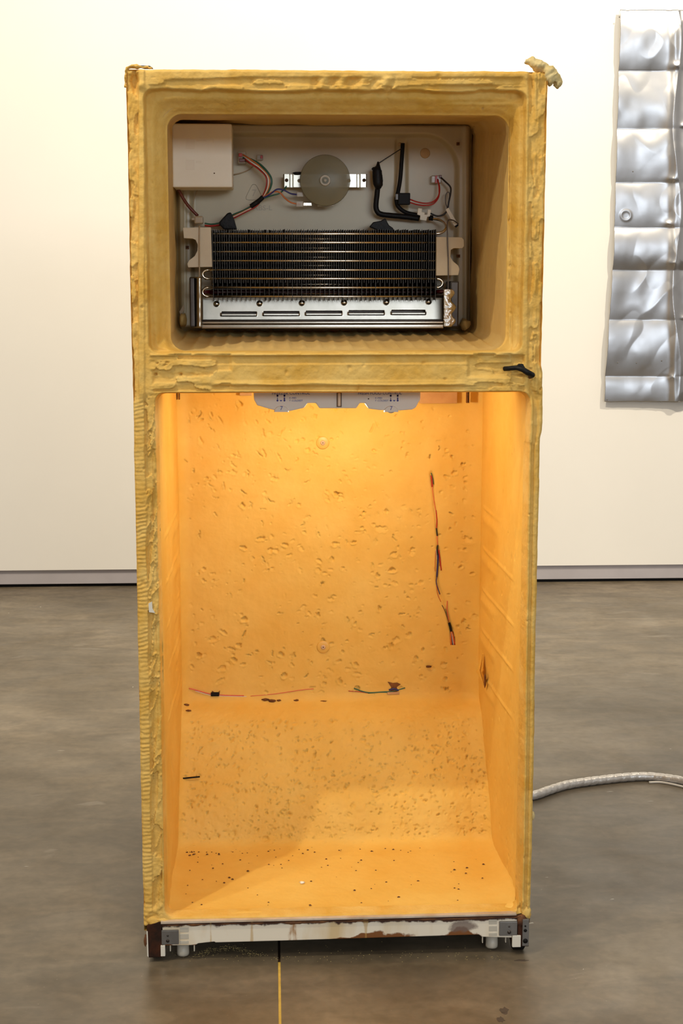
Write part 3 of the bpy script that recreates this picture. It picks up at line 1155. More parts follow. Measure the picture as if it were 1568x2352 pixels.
yv = ybk(1785) - .002  # black rod laid in for the dark inside of a slit
subp(tube('dark_slit', [P(420, 1788, yv), P(440, 1786, yv - .0005), P(459, 1784, yv)], .0018, M['black'], None, 6), food,
     'short dark slit in the foam, drawn as a black rod')
# torn flap on the right wall
fc = [P(1092, 1560, .46), P(1103, 1500, .47), P(1119, 1538, .43), P(1118, 1570, .43)]
mb = MB()
xo = xR - .016
pts = [(xo - .011, .478, fc[0][2] + .012), (xo, .462, fc[1][2]), (xo - .013, .415, fc[2][2] + .004), (xo - .002, .425, fc[3][2] + .002),
       (xo - .006, .45, fc[0][2] + .02)]
mb.add(pts + [(p[0] + .002, p[1] + .002, p[2]) for p in pts], [(0, 4, 1), (4, 2, 1), (4, 3, 2), (0, 3, 4), (5, 6, 9), (9, 6, 7), (9, 7, 8), (5, 9, 8), (0, 1, 6, 5), (1, 2, 7, 6), (2, 3, 8, 7), (3, 0, 5, 8)])
flap = subp(mb.build('torn_flap', M['foam_in'], None, False), food, 'curled torn flap of foam')
subp(lump('torn_hole', (xo - .001, .408, fc[3][2] + .012), (.0025, .007, .016), M['brown'], None, .2, 2, 0, 5), food)
# tape strips and slots under the ceiling
for (u0, v0, u1, v1) in ((550, 893, 578, 909), (964, 893, 1050, 927)):
    subp(pbox('tan_tape_strip', u0, v0, u1, v1, .545, .559, M['tan'], None, .001), food)
for u in (405, 411, 1073, 1077):
    subp(pbox('slot', u - 1, 893, u + 1, 918 if u < 800 else 926, .53 if u < 800 else .528, .545, M['brown'], None), food)

# ---- control panel -----------------------------------------------------------
YC = .12
cp = part(prism('control_panel', [(580, 880), (966, 880), (965, 918), (960, 926), (955, 936), (946, 941), (905, 944), (870, 942),
                                  (846, 939), (838, 926), (826, 926), (818, 938), (733, 938), (725, 926), (706, 926), (698, 937),
                                  (668, 944), (655, 944), (655, 937), (636, 937), (636, 944), (610, 937), (590, 931), (583, 918)],
                YC, YC + .075, M['panel'], None, .0022), 'white plastic temperature control housing with two dials')
cp.data.polygons.foreach_set('use_smooth', [False] * len(cp.data.polygons))


def half_dial(u, v, r, up_only=True):
    c = P(u, v, YC)
    rr = r * (YC + 2.67) / F
    return c, rr


for i, (u, v, r) in enumerate(((646, 946, 17), (898, 946, 17))):
    c, rr = half_dial(u, v, r)
    mb = MB()
    n = 20
    o_, i_ = [], []
    for k in range(n + 1):
        a = math.pi * k / n
        for rad, lst in ((rr, o_), (rr * .93, i_)):
            lst.append((c[0] + math.cos(a) * rad, YC, c[2] + math.sin(a) * rad * .85))
    vs_ = [(p[0], YC + .002, p[2]) for p in o_] + [(p[0], YC - .0035, p[2]) for p in i_]
    fs = [(k, k + 1, n + 2 + k, n + 1 + k) for k in range(n)] + [tuple(range(n + 1, 2 * n + 2))]
    mb.add(vs_, fs)
    d = subp(mb.build('dial', M['panel'], None, False), cp)
    subp(text('dial_number', '7', u if i == 0 else u, 938, YC - .0038, 9.5, M['ink'], None), cp)
subp(lathe('dial_knob', [(0, 0), (.009, 0), (.0095, .003), (.0095, .012), (0, .012)], P(898, 938, YC + .005), (0, 1, 0), M['milky'],
           None, 24), cp)
subp(text('lettering', 'FREEZER CONTROL', 668, 903.5, YC - .0003, 7, M['ink'], None, sx=.98), cp)
subp(text('lettering', 'FRESH FOOD CONTROL', 872, 903.5, YC - .0003, 7, M['ink'], None, sx=.92), cp)
for u in (675, 874):
    subp(text('lettering', '4 -MID', u - 11 if u < 700 else u - 13, 914.5, YC - .0003, 4, M['ink'], None, 'LEFT'), cp)
    subp(text('lettering', '7 -COLDEST', u - 11 if u < 700 else u - 13, 920.5, YC - .0003, 4, M['ink'], None, 'LEFT'), cp)
for uc in (645, 905):
    for s, fillh in ((-8, 1), (8, 5)):
        subp(ptube('thermometer_mark', [(uc + s, 913, YC - .0002), (uc + s, 920, YC - .0002)], YC, 1.5 if s > 0 else .7, M['ink'], None, seg=6), cp)
        q = P(uc + s, 920, YC - .0002)
        subp(lathe('thermometer_mark', [(0, 0), (.0018, 0), (.0018, .0003), (0, .0003)], q, (0, -1, 0), M['ink'], None, 14), cp)
        q = P(uc + s, 909, YC - .0002)
        subp(lathe('dial_mark', [(.0014, 0), (.0019, 0), (.0019, .0003), (.0014, .0003), (.0014, 0)], q, (0, -1, 0), M['ink'], None, 14), cp)
    subp(prism('arrow_mark', [(uc - 3.5, 919), (uc + 3.5, 919), (uc, 922.5)], YC - .0004, YC + .0002, M['ink'], None), cp)
subp(pbox('switch_frame', 773, 902, 784.5, 935, YC - .002, YC + .004, M['darkframe'], None, .0008), cp)
subp(pbox('rocker_switch', 775.5, 903, 782, 933, YC - .0045, YC + .003, M['ivory'], None, .0015), cp)
subp(lathe('screw_hole', [(0, 0), (.0012, 0), (.0012, .0004), (0, .0004)], P(846, 916, YC - .0001), (0, -1, 0), M['hole'], None, 12), cp)
# bulb behind the panel
bulb = subp(lathe('light_bulb', [(0, 0), (.010, .0), (.011, .018), (.017, .032), (.019, .045), (.014, .060), (.005, .066), (0, .067)],
                  (.13, .225, zc - .0), (0, 0, -1), mat('lit_bulb', (1, .9, .7), .3, emit=(1, .72, .36), estr=30), None, 20), cp)
light('fridge_bulb_light', 'POINT', (.13, .225, zc - .075), (.13, .3, 0), 2.9, (1.0, .88, .64), shadow_soft_size=.02)

# ---- freezer back panel (white liner) -----------------------------------------
x0, x1 = P(403, 500, .5)[0], P(1083, 500, .5)[0]
z0, z1 = P(740, 760, .5)[2], P(740, 278, .5)[2]
xg = np.linspace(x0, x1, 300)
zg = np.linspace(z0, z1, 220)
Xp, Zp = np.meshgrid(xg, zg, indexing='ij')
Up, Vp = Q(Xp, 0 * Xp + .5, Zp)
r1 = P(436, 500, .5)[0], P(1052, 500, .5)[0]
rz = P(740, 760, .5)[2], P(740, 306, .5)[2]
sR = sdrect(Xp, Zp, r1[0], r1[1], rz[0] - .05, rz[1], .075)
Yp = .484 + .013 * ss(0, .010, sR)
Yp += .004 * (band(Up, 908, 934, 3) * band(Vp, 322, 480, 6))
Yp -= .003 * (np.exp(-((Up - 1066) / 4) ** 2) + np.exp(-((Up - 425) / 4) ** 2))
Yp += .03 * (1 - ss(0, .012, sdrect(Xp, Zp, x0, x1, z0, z1, .014)))
kp = (sdrect(Xp, Zp, x0, x1, z0, z1, .014) > -.0005)[:-1, :-1]
mb = MB()
mb.grid(np.stack([Xp, Yp, Zp], -1), kp)
lp = part(mb.build('back_panel', M['liner'], None), 'white moulded plastic panel at the back of the freezer')
subp(lathe('glue_spot', [(0, 0), (.0105, 0), (.0095, .0006), (0, .0008)], P(976, 352, .497), (0, -1, 0), M['glue'], None, 18), lp)
for (u, v) in ((430, 568), (1053, 588), (1052, 330)):
    subp(pbox('screw_hole', u - 3.5, v - 3.5, u + 3.5, v + 3.5, .477, .486, M['brown'], None), lp)
    subp(pbox('screw_hole_core', u - 1.6, v - 1.6, u + 1.6, v + 1.6, .4765, .486, M['hole'], None), lp)
# moulded recycling mark: outline triangle, 7 and letters
tri = [(580, 424), (586, 424), (592, 432), (601, 452), (598, 458), (570, 459), (565, 455), (567, 448), (577, 428), (580, 424)]
emb = mat('moulded_mark', (0.40, 0.34, 0.25), .4)
subp(ptube('recycling_mark', [(a, b, .4965) for a, b in tri], .4965, .55, emb, None, seg=5, sub=3), lp)
subp(text('recycling_number', '7', 583, 444, .4962, 15, emb, None), lp)
subp(text('lettering', 'ABS-L', 603, 478, .4962, 11, emb, None, sx=1.1), lp)

# ice maker cover
bx = part(pbox('ice_maker_cover', 396, 284, 532, 430, .36, .47, M['box'], None, .004, seg=3, smooth=False),
          'square ivory plastic cover box')
for (u0, v0, u1, v1) in ((427, 319, 447, 342), (427, 367, 447, 390), (450, 322, 474, 326), (450, 370, 463, 374), (488, 320, 491, 328)):
    subp(pbox('moulded_mark', u0, v0, u1, v1, .3595, .362, mat('ivory_mark', (0.83, 0.75, 0.60), .45), None, .0004), bx)
subp(lathe('screw_hole', [(0, 0), (.0012, 0), (.0012, .0005), (0, .0005)], P(492, 398, .3595), (0, -1, 0), M['hole'], None, 12), bx)

# ---- fan ------------------------------------------------------------------------
YF = .455
fan = part(box('fan_bracket', (0, 0, 0), (.001, .001, .001), M['steel'], None), 'galvanised steel fan motor bracket')
sections = [(650, -.004), (653, 0), (664, 0), (667, -.007), (671, -.007), (674, 0), (818, 0), (821, -.007), (825, -.007), (828, 0), (840, 0), (843, -.004)]
vs_, fs = [], []
for u, off in sections:
    a = P(u, 400, YF)
    b_ = P(u, 430, YF)
    for yy_ in (YF - off, YF - off + .0016):
        vs_ += [(a[0], yy_, a[2]), (b_[0], yy_, b_[2])]
for i in range(len(sections) - 1):
    k = i * 4
    fs += [(k, k + 1, k + 5, k + 4), (k + 2, k + 6, k + 7, k + 3), (k, k + 4, k + 6, k + 2), (k + 1, k + 3, k + 7, k + 5)]
k = (len(sections) - 1) * 4
fs += [(0, 2, 3, 1), (k, k + 1, k + 3, k + 2)]
bpy.data.objects.remove(fan)
mb = MB()
mb.add(vs_, fs)
fan = part(mb.build('fan_bracket', M['steel'], None, False), 'galvanised steel fan motor bracket')
for u in (658, 836):
    q = P(u, 414, YF - .0012)
    subp(lathe('bolt_hole', [(0, 0), (.0036, 0), (.0036, .0010), (0, .0010)], q, (0, -1, 0), M['hole'], None, 20), fan)
for u in (687, 801):
    q = P(u, 415, YF - .001)
    sc_ = subp(lathe('screw', [(0, 0), (.0038, 0), (.0036, .0018), (.001, .0024), (0, .0024)], q, (0, -1, 0), M['steel'], None, 16), fan)
    for an in (.6, 2.17):
        R_ = Matrix.Rotation(an, 3, 'Y')
        subp(box('screw_slot', (q[0] - .0026, q[1] - .0027, q[2] - .0004), (q[0] + .0026, q[1] - .0022, q[2] + .0004), M['hole'], None, rot=R_), fan)
q = P(746, 415, .44)
mot = part(lathe('fan_motor', [(0, 0), (.028, 0), (.030, .004), (.030, .028), (0, .028)], (q[0], .462, q[2]), (0, 1, 0), M['darkmetal'], None, 32))
subp(pbox('motor_tab', 729, 436, 766, 474, .446, .458, M['milky'], None, .001), mot)
disc = part(lathe('fan_disc', [(0, 0), (.050, 0), (.0515, .0015), (.050, .003), (0, .003)], (q[0], .430, q[2]), (0, 1, 0), M['disc'], None, 48),
            'frosted grey round plastic disc in front of the motor')
hub = subp(lathe('hub_ring', [(.0065, 0), (.0075, -.006), (.0105, -.006), (.0115, 0), (.0065, 0)], (q[0], .431, q[2]), (0, 1, 0), M['milky'], None, 28), disc)
subp(lathe('hub_pin', [(0, 0), (.0035, 0), (.003, -.005), (0, -.006)], (q[0], .431, q[2]), (0, 1, 0), M['milky'], None, 16), disc)

# ---- wiring harnesses -------------------------------------------------------------
har = part(pbox('wire_connector', 546, 347, 565, 376, .468, .492, M['clear'], None, .002), 'clear plastic plug with red and white wires')
subp(pbox('plug_insert', 548, 352, 556, 360, .463, .475, M['wred'], None, .001), har)
subp(pbox('plug_insert', 549, 364, 562, 372, .463, .475, M['wbrown'], None, .001), har)
for i, (mn, off) in enumerate((('worange', 0), ('wwhite', -3.5), ('wred', -7), ('wgreen', 4), ('wbrown', -6), ('wblack', 2), ('wgreen', 1))):
    o = off
    pts = [(557 + (i % 3), 355 + i * 2.4, .47), (575 + o * .3, 366 - o * .8 + i, .455), (598 + o * .8, 383 - o * .6, .445),
           (617 + o, 405, .44), (619 + o, 425, .44), (609 + o * .6, 447, .445), (590, 468 - o * .55, .45), (560, 485 - o * .5, .452),
           (534, 497 - o * .7, .455), (515, 510, .46)]
    subp(ptube('wire', pts, .45, 2.0, M[mn], None, seg=7, sub=7), har)
subp(ptube('tape_wrap', [(604, 452, .444), (597, 459, .445), (589, 465, .447)], .445, 5.2, M['tape'], None, seg=10), har)
subp(ptube('tape_wrap', [(594, 462, .447), (585, 468, .447), (576, 474, .449)], .445, 5.4, M['tape'], None, seg=10), har)
# branch to the fan
subp(ptube('wire', [(600, 457, .443), (620, 446, .44), (636, 435, .438), (652, 437, .438), (668, 445, .44), (684, 447, .445)], .44, 1.8, M['wblue'], None, seg=7), har)
subp(ptube('wire', [(604, 456, .443), (625, 449, .44), (642, 444, .44), (655, 432, .445), (657, 428, .45)], .44, 1.7, M['wgreen'], None, seg=7), har)
subp(ptube('wire', [(606, 452, .443), (626, 441, .44), (642, 442, .438), (654, 455, .44), (668, 465, .444), (690, 470, .445)], .44, 1.8, M['worange'], None, seg=7), har)
subp(pbox('wire_terminal', 681, 441, 697, 452, .442, .45, M['clear'], None, .001), har)
subp(pbox('wire_terminal', 680, 462, 696, 475, .442, .45, M['clear'], None, .001), har)
subp(pbox('metal_terminal', 696, 465, 716, 473, .443, .446, M['tube'], None, .001), har)
subp(lump('motor_lead', P(683, 398, .452), (.010, .004, .003), M['black'], None, .2), har)
# black cone over the bundle
cone = part(prism('black_funnel', [(502, 511), (522, 489), (530, 487), (538, 505), (544, 527), (514, 527), (505, 518)], .43, .46, M['tape'], None, .003),
            'black tape funnel where the coloured wires enter')
# small plug and pale wires
pg = part(pbox('wire_connector', 589, 355, 604, 368, .482, .496, M['clear'], None, .002), 'tiny clear plug with one red pin')
subp(pbox('plug_insert', 598, 357, 603, 364, .479, .49, M['wred'], None, .0008), pg)
part(ptube('pale_wire', [(590, 374, .49), (575, 387, .488), (556, 396, .486), (530, 402, .484)], .487, 1.0, M['wtan'], None, seg=6))
part(ptube('pale_wire', [(458, 428, .47), (448, 450, .475), (443, 475, .475), (446, 492, .47)], .475, 1.0, M['wtan'], None, seg=6))
br = part(ptube('brown_cable', [(407, 428, .44), (412, 440, .445), (422, 458, .45), (434, 475, .455), (454, 496, .46)], .45, 3.6, M['wbrown'], None, seg=9),
          'dark red brown cable under the ivory box')
cl = part(pbox('wire_clip', 446, 496, 466, 514, .448, .468, M['wtan'], None, .003), 'beige clip holding the brown cable')
subp(pbox('clip_tab', 440, 500, 450, 506, .45, .46, M['wtan'], None, .001), cl)
part(ptube('red_wire', [(470, 518, .46), (485, 519, .458), (505, 517, .456)], .456, 2.2, M['wred'], None, seg=7))
part(ptube('green_wire', [(470, 513, .46), (486, 515, .458), (505, 512, .456)], .456, 1.6, M['wgreen'], None, seg=7))
# right side: sensor lump and pipes
sn = part(ptube('taped_sensor', [(868, 372, .462), (868, 382, .458), (866, 392, .456), (867, 410, .455), (868, 424, .456), (867, 434, .46)],
                .458, [2, 5, 10.5, 11.5, 11, 5.5], M['tape'], None, seg=14, rough=.08), 'fat lump wrapped in black tape')
subp(lump('tape_end', P(859, 388, .456), (.005, .004, .004), M['tape'], None, .2, 2), sn)
part(ptube('thin_wire', [(922, 341, .47), (900, 355, .465), (877, 370, .462), (868, 376, .46)], .465, 1.1, M['wblack'], None, seg=6), 'thin black wire')
part(ptube('taped_pipe', [(867, 432, .46), (865, 452, .462), (863, 475, .462), (868, 488, .462), (880, 493, .462), (910, 496, .462), (940, 499, .462), (962, 502, .462)],
           .462, 6.0, M['tape'], None, seg=12, rough=.06), 'pipe wrapped in black tape')
pp = part(ptube('black_pipe', [(925, 329, .475), (922, 370, .474), (919, 410, .472), (914, 440, .468), (910, 458, .465), (914, 474, .466), (930, 487, .466), (952, 493, .464), (975, 497, .462)],
                .468, 4.6, M['black'], None, seg=12), 'slim black pipe')
subp(lathe('tan_cap', [(0, 0), (.0042, 0), (.0042, .003), (0, .003)], P(918, 332, .483), (0, -1, 0), M['glue'], None, 16), pp)
part(ptube('black_hose', [(985, 500, .462), (994, 501, .46)], .46, 6, M['black'], None, seg=12))
bc = part(pbox('black_thermostat', 914, 443, 942, 470, .450, .472, M['black'], None, .002), 'small black cube clipped on the slim pipe')
subp(pbox('clip_band', 908, 445, 916, 459, .452, .47, M['wgrey'], None, .001), bc)
for k in (0, 1):
    part(ptube('orange_wire', [(941, 458 + 7 * k, .458), (958, 464 + 6 * k, .455), (977, 467 + 5 * k, .452), (995, 463 + 5 * k, .452),
                               (1007, 449 + 3 * k, .455), (1009 - k, 430, .462), (1004 + k, 412, .474)], .455, 1.7, M['wred'], None, seg=7))
cr = part(pbox('wire_connector', 990, 403, 1014, 421, .474, .495, M['clear'], None, .002), 'clear plug with two dark red slots')
subp(pbox('plug_insert', 999, 403, 1004, 421, .471, .48, M['wred'], None, .0008), cr)
subp(pbox('plug_insert', 1008, 402, 1014, 409, .471, .48, M['wbrown'], None, .0008), cr)
part(ptube('black_wire', [(1010, 406, .474), (1022, 417, .465), (1034, 430, .46), (1034, 446, .458), (1030, 465, .456), (1027, 482, .456),
                          (1018, 493, .456), (1003, 496, .458), (988, 490, .46)], .46, 2.0, M['wblack'], None, seg=7))
part(ptube('grey_wire', [(1027, 477, .46), (1023, 465, .462), (1023, 450, .462), (1028, 441, .462), (1032, 446, .462), (1031, 462, .46), (1027, 478, .458)],
           .46, 1.1, M['wgrey'], None, seg=6))
wt = part(prism('white_tag', [(1023, 481), (1030, 477), (1051, 514), (1043, 520)], .448, .453, M['box'], None, .0008), 'slim white plastic tag')
subp(prism('tag_end', [(1043, 519), (1051, 514), (1053, 518), (1047, 523)], .449, .454, M['black'], None), wt)
cc = part(prism('white_pipe_clip', [(960, 478), (969, 479), (968, 487), (975, 488), (975, 493), (981, 493), (982, 481), (990, 482), (987, 497),
                                    (981, 498), (979, 507), (964, 505), (965, 495), (958, 493)], .452, .459, M['box'], None, .0006), 'white bracket over the pipe')
part(prism('black_tape_piece', [(848, 521), (857, 510), (874, 507), (885, 501), (893, 517), (903, 524), (905, 532), (870, 530)], .425, .44, M['tape'], None, .002),
     'torn triangle of black tape')

# ---- evaporator -----------------------------------------------------------------
YE0, YE1 = .405, .460
ev = part(ptube('evaporator_coil', [(P_, 0) for P_ in ()] or [(488, 537, YE0 + .0020), (1000, 537, YE0 + .0020)], YE0, 2.9, M['tube'], None, seg=12),
          'finned evaporator coil of bare metal tube')
rows = [537, 557, 578, 599, 620, 640, 660.5, 681]
for v in rows[1:]:
    subp(ptube('coil_tube', [(470 if v > 610 else 488, v, YE0 + .0020), (1000 if v != 681 else 1022, v, YE0 + .0020)], YE0, 2.9, M['tube'], None, seg=12), ev)
for v in (547, 568, 589, 608, 630, 651, 672):
    subp(ptube('coil_tube', [(488, v + 2, YE1 - .014), (1002, v + 2, YE1 - .014)], YE1, 2.8, M['tube'], None, seg=10), ev)


def ubend(u, va, vb, d):
    n = 10
    c = (va + vb) / 2
    r = abs(vb - va) / 2
    w_ = r * 1.3
    pts = [(u + d * w_ * math.sin(math.pi * k / n), c - r * math.cos(math.pi * k / n), YE0 + .0020) for k in range(n + 1)]
    return subp(ptube('coil_bend', pts, YE0, 3.1, M['tube'], None, seg=12, sub=2), ev)


ubend(478, 620, 640, -1)
ubend(478, 660.5, 681, -1)
ubend(1003, 640, 660.5, 1)
subp(ptube('coil_bend', [(992, 502, .46), (1008, 505, .45), (1021, 513, .435), (1024, 524, .42), (1014, 534, .416), (1000, 537, .415)], .43, 3.0, M['tube'], None, seg=12), ev)
# fins: 97 thin plates, every second one runs down past the lower tubes
a = P(488, 527, YE0)
b_ = P(1001, 527, YE0)
zt_, zm, zl = P(740, 527, YE0)[2], P(740, 650, YE0)[2], P(740, 690, YE0)[2]


def finmesh(z0_, z1_):
    me = bpy.data.meshes.new('fin')
    t = .00042
    v = [(sx_ * t, y, z) for sx_ in (-1, 1) for y in (0, YE1 - YE0) for z in (z0_, z1_)]
    me.from_pydata(v, [], [(0, 1, 3, 2), (4, 6, 7, 5), (0, 4, 5, 1), (2, 3, 7, 6), (0, 2, 6, 4), (1, 5, 7, 3)])
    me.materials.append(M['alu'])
    return me


fshort, flong = finmesh(zm, zt_), finmesh(zl, zt_)
rf = random.Random(4)
NF = 97
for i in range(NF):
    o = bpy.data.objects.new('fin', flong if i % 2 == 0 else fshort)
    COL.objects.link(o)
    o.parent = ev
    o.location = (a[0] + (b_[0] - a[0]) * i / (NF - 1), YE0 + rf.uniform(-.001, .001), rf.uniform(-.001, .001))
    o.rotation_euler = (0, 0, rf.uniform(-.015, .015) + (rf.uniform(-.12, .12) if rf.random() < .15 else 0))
# saw-tooth lower ends of the long fins, above the tray
mb = MB()
for i in range(0, NF, 2):
    x = a[0] + (b_[0] - a[0]) * i / (NF - 1)
    mb.add([(x - .0028, YE0 + .004, zl + .010), (x + .0012, YE0 + .004, zl + .010), (x + .0012, YE0 + .004, zl - .004),
            (x - .0028, YE0 + .0048, zl + .010), (x + .0012, YE0 + .0048, zl + .010), (x + .0012, YE0 + .0048, zl - .004)],
           [(0, 2, 1), (3, 4, 5), (0, 1, 4, 3), (1, 2, 5, 4), (2, 0, 3, 5)])
o = subp(mb.build('fin_teeth', M['alu'], None, False), ev)
o['kind'] = 'stuff'
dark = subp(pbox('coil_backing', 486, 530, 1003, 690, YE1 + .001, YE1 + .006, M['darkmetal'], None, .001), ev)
# heater tube
ht = part(ptube('heater_tube', [(452, 671, .415), (478, 671, .425), (500, 671, .446), (740, 671, .446), (990, 671, .446), (1006, 670, .42), (1026, 669, .412)], .43, [2.2, 4.5, 4.5, 4.5, 5, 2.5],
                M['heater'], None, seg=10), 'dark red glass heater tube')
# beige end blocks
part(prism('end_block', [(420, 523), (484, 522), (487, 613), (432, 614), (430, 606), (434, 598), (447, 588), (453, 576), (454, 562), (449, 551),
                         (442, 548), (422, 547)], .392, .475, M['eps'], None, .0008), 'beige block left of the fins')
part(prism('end_block', [(1002, 544), (1060, 545), (1065, 551), (1065, 566), (1061, 570), (1042, 570), (1035, 574), (1034, 590), (1040, 600),
                         (1052, 610), (1055, 618), (1052, 632), (1002, 633)], .392, .475, M['eps'], None, .0008), 'beige block right of the fins')
# wires over the blocks
part(ptube('tan_wire', [(458, 519, .39), (458, 560, .388), (458, 610, .388), (457, 650, .39), (456, 668, .40)], .39, 1.5, M['wtan'], None, seg=6),
     'thin tan wire hanging over the left block')
part(ptube('dark_wire', [(1052, 514, .45), (1040, 506, .42), (1028, 508, .40), (1027, 540, .389), (1029, 600, .388), (1029, 660, .39), (1029, 700, .385)],
           .39, 1.6, M['wgrey'], None, seg=6), 'thin dark wire hanging over the right block')

# drip tray
tx0, tx1 = 463, 1020
xg = np.linspace(P(tx0, 700, .40)[0], P(tx1, 700, .40)[0], 420)
tg = np.linspace(0, 1, 60)
zt0, zt1 = P(740, 682, .44)[2], P(740, 734, .433)[2]
Xt_, Tt = np.meshgrid(xg, tg, indexing='ij')
Zt_ = zt0 + (zt1 - zt0) * Tt
Yt_ = .440 + (.433 - .440) * Tt
Ut, Vt = Q(Xt_, Yt_, Zt_)
keepT = np.ones(Xt_.shape, bool)
Yt_ = Yt_ + .0
for (s0_, s1_) in ((508, 588), (605, 686), (702, 784), (800, 881), (899, 976)):
    sh = (540 - s0_) * .004
    va, vb = 713 + (740 - s0_) * .008, 721 + (740 - s0_) * .008
    keepT &= ~((Ut > s0_) & (Ut < s1_) & (Vt > va) & (Vt < va + 4.5))
    Yt_ -= .0025 * band(Ut, s0_ - 1, s1_ + 1, 1) * band(Vt, va + 5, vb + 3, 1)
mb = MB()
mb.grid(np.stack([Xt_, Yt_, Zt_], -1), keepT[:-1, :-1])
tray = part(mb.build('drip_tray', M['steel'], None), 'shiny steel tray with five slots and ball rivets')
sol = tray.modifiers.new('thickness', 'SOLIDIFY')
sol.thickness = .0008
for i, (u, v) in enumerate(((497, 698), (596, 697), (693, 696), (790, 695), (887, 694), (984, 693))):
    q = P(u, v, .436)
    subp(lump('ball_rivet', (q[0], .436, q[2]), (.0066, .0066, .0066), M['tube'], None, 0, 3), tray)
# front lips of the tray
zb_ = P(740, 752, .375)[2]
for (va, vb, y0, y1, mn) in ((734, 738, .385, .395, 'darkmetal'), (738, 744, .378, .39, 'steel'), (745, 755, .374, .39, 'steel')):
    subp(pbox('tray_lip', tx0, va, tx1 - 2, vb, y0, y1, M[mn], None, .0012, smooth=True), tray)
subp(pbox('tray_back', tx0 + 4, 700, tx1 - 4, 745, .455, .462, M['darkmetal'], None), tray)
subp(pbox('tray_shelf', tx0 + 3, 738, tx1 - 3, 743, .384, .442, M['darkmetal'], None), tray)
# foil ends
mb = MB()
pts = []
for j in range(30):
    v = 636 + (752 - 636) * j / 29
    row = []
    for i in range(14):
        t = i / 13
        q = P(437 + 27 * t, v, .40)
        yy_ = .372 + .03 * (1 - t) ** 2 + .006 * math.sin(t * 6)
        row.append((q[0], yy_ + .002 * float(fbm(np.array(t * 3), np.array(j * .2), 9)), q[2]))
    pts.append(row)
mb.grid(np.array(pts))
o = part(mb.build('side_shield', M['steel'], None), 'curved dark shiny metal end shield')
o.modifiers.new('thickness', 'SOLIDIFY').thickness = .001
part(pbox('shield_edge', 436, 637, 446, 752, .375, .41, M['darkmetal'], None, .003))
mb = MB()
pts = []
rr_ = np.random.RandomState(8)
for j in range(34):
    v = 664 + (750 - 664) * j / 33
    row = []
    for i in range(12):
        t = i / 11
        q = P(1017 + 5 * math.sin(j * .5) * (t) + (24 - 8 * abs(j / 33 - .6)) * t, v, .39)
        row.append((q[0], .374 + .010 * (t - .4) ** 2 + rr_.uniform(-.0011, .0011), q[2]))
    pts.append(row)
mb.grid(np.array(pts))
o = part(mb.build('foil_flap', M['foil'], None, False), 'crumpled silver foil flap')
o.modifiers.new('thickness', 'SOLIDIFY').thickness = .0006
part(pbox('side_plate', 1033, 646, 1054, 752, .385, .47, M['darkmetal'], None, .003), 'dark metal side plate')
part(lump('foam_blob', P(1068, 745, .46), (.010, .02, .012), M['foam_fr'], None, .3, 2, 0, 3))
part(lump('foam_blob', P(420, 735, .46), (.007, .02, .014), M['foam_fr'], None, .3, 2, 0, 4))
part(prism('tape_scrap', [(412, 716), (421, 700), (424, 708), (415, 728)], .474, .477, M['wtan'], None))

# ---- torn chunk on the top right corner, flap on the top left ------------------------
def chunk(name, path, rad, Y, seed, depth=.03, flat=1.0, m='foam_pale'):
    mb = MB()
    tube_mb(mb, [P(u, v, Y) for u, v in path], [r_ * (Y + 2.67) / F for r_ in rad], 18, 10)
    o = mb.build(name, M[m], None)
    co = np.array([v.co[:] for v in o.data.vertices])
    n_ = np.array([v.normal[:] for v in o.data.vertices])
    d = .0042 * fbm(co[:, 0] * 130, co[:, 2] * 130 + co[:, 1] * 70, seed, 5)
    co = co + n_ * d[:, None]
    co[:, 1] = Y + (co[:, 1] - Y) * flat
    o.data.vertices.foreach_set('co', co.ravel())
    o.data.update()
    return part(o)


ch = chunk('torn_foam_chunk', [(1206, 141), (1222, 143), (1238, 152), (1255, 163), (1266, 178), (1277, 190), (1274, 201)],
           [6, 11, 13, 15, 18, 13, 6], .018, 3, flat=1.4)
ch['label'] = 'pale curled foam chunk sticking out at the top right corner'
cf = chunk('torn_foam_flap', [(288, 200), (289, 180), (291, 162), (297, 154), (315, 153), (335, 155), (349, 157)], [2, 3, 4, 4, 3, 2.5, 1.5], .008, 5, flat=1.6, m='foam')
cf['label'] = 'pale torn foam edge at the top left corner'
part(prism('dark_skin_scrap', [(314, 150), (344, 151), (350, 155), (330, 155)], .010, .03, mat('dark_skin', (.05, .05, .045), .6), None),
     'dark scrap on the top left corner')
part(lump('foam_lump', P(352, 2113, .008), (.017, .012, .011), M['foam'], None, .12, 3, .3, 21))
part(lump('foam_lump', P(375, 2112, .004), (.014, .008, .006), M['foam'], None, .12, 3, .0, 22))
part(lump('foam_lump', P(1207, 2095, .008), (.010, .012, .015), M['foam'], None, .12, 3, 0, 23))
nb = part(lump('foam_nub', P(1223, 1873, .012), (.004, .006, .009), M['foam_pale'], None, .2, 2, 0, 9))
part(prism('white_tape_bit', [(341, 1386), (349, 1382), (350, 1398), (356, 1408), (342, 1406)], -.001, .002, M['panel'], None), 'small white tape scrap on the left stile')
# black wire pigtail on the mullion
bw = part(ptube('black_pigtail', [(1158, 847, .004), (1172, 846, -.006), (1186, 845, -.010), (1200, 849, -.016), (1212, 856, -.016), (1223, 862, -.006)],
                .0, [5.5, 5.5, 5.8, 6.2, 6.8, 6.5], M['tape'], None, seg=14, rough=.05), 'short black taped wire end')
subp(prism('tape_tail', [(1186, 842), (1192, 836), (1201, 836), (1206, 845), (1196, 849)], -.014, -.004, M['tape'], None, .001), bw)
subp(lump('rust_spot', P(1218, 866, .0), (.004, .003, .0025), M['rust'], None, .3, 2), bw)

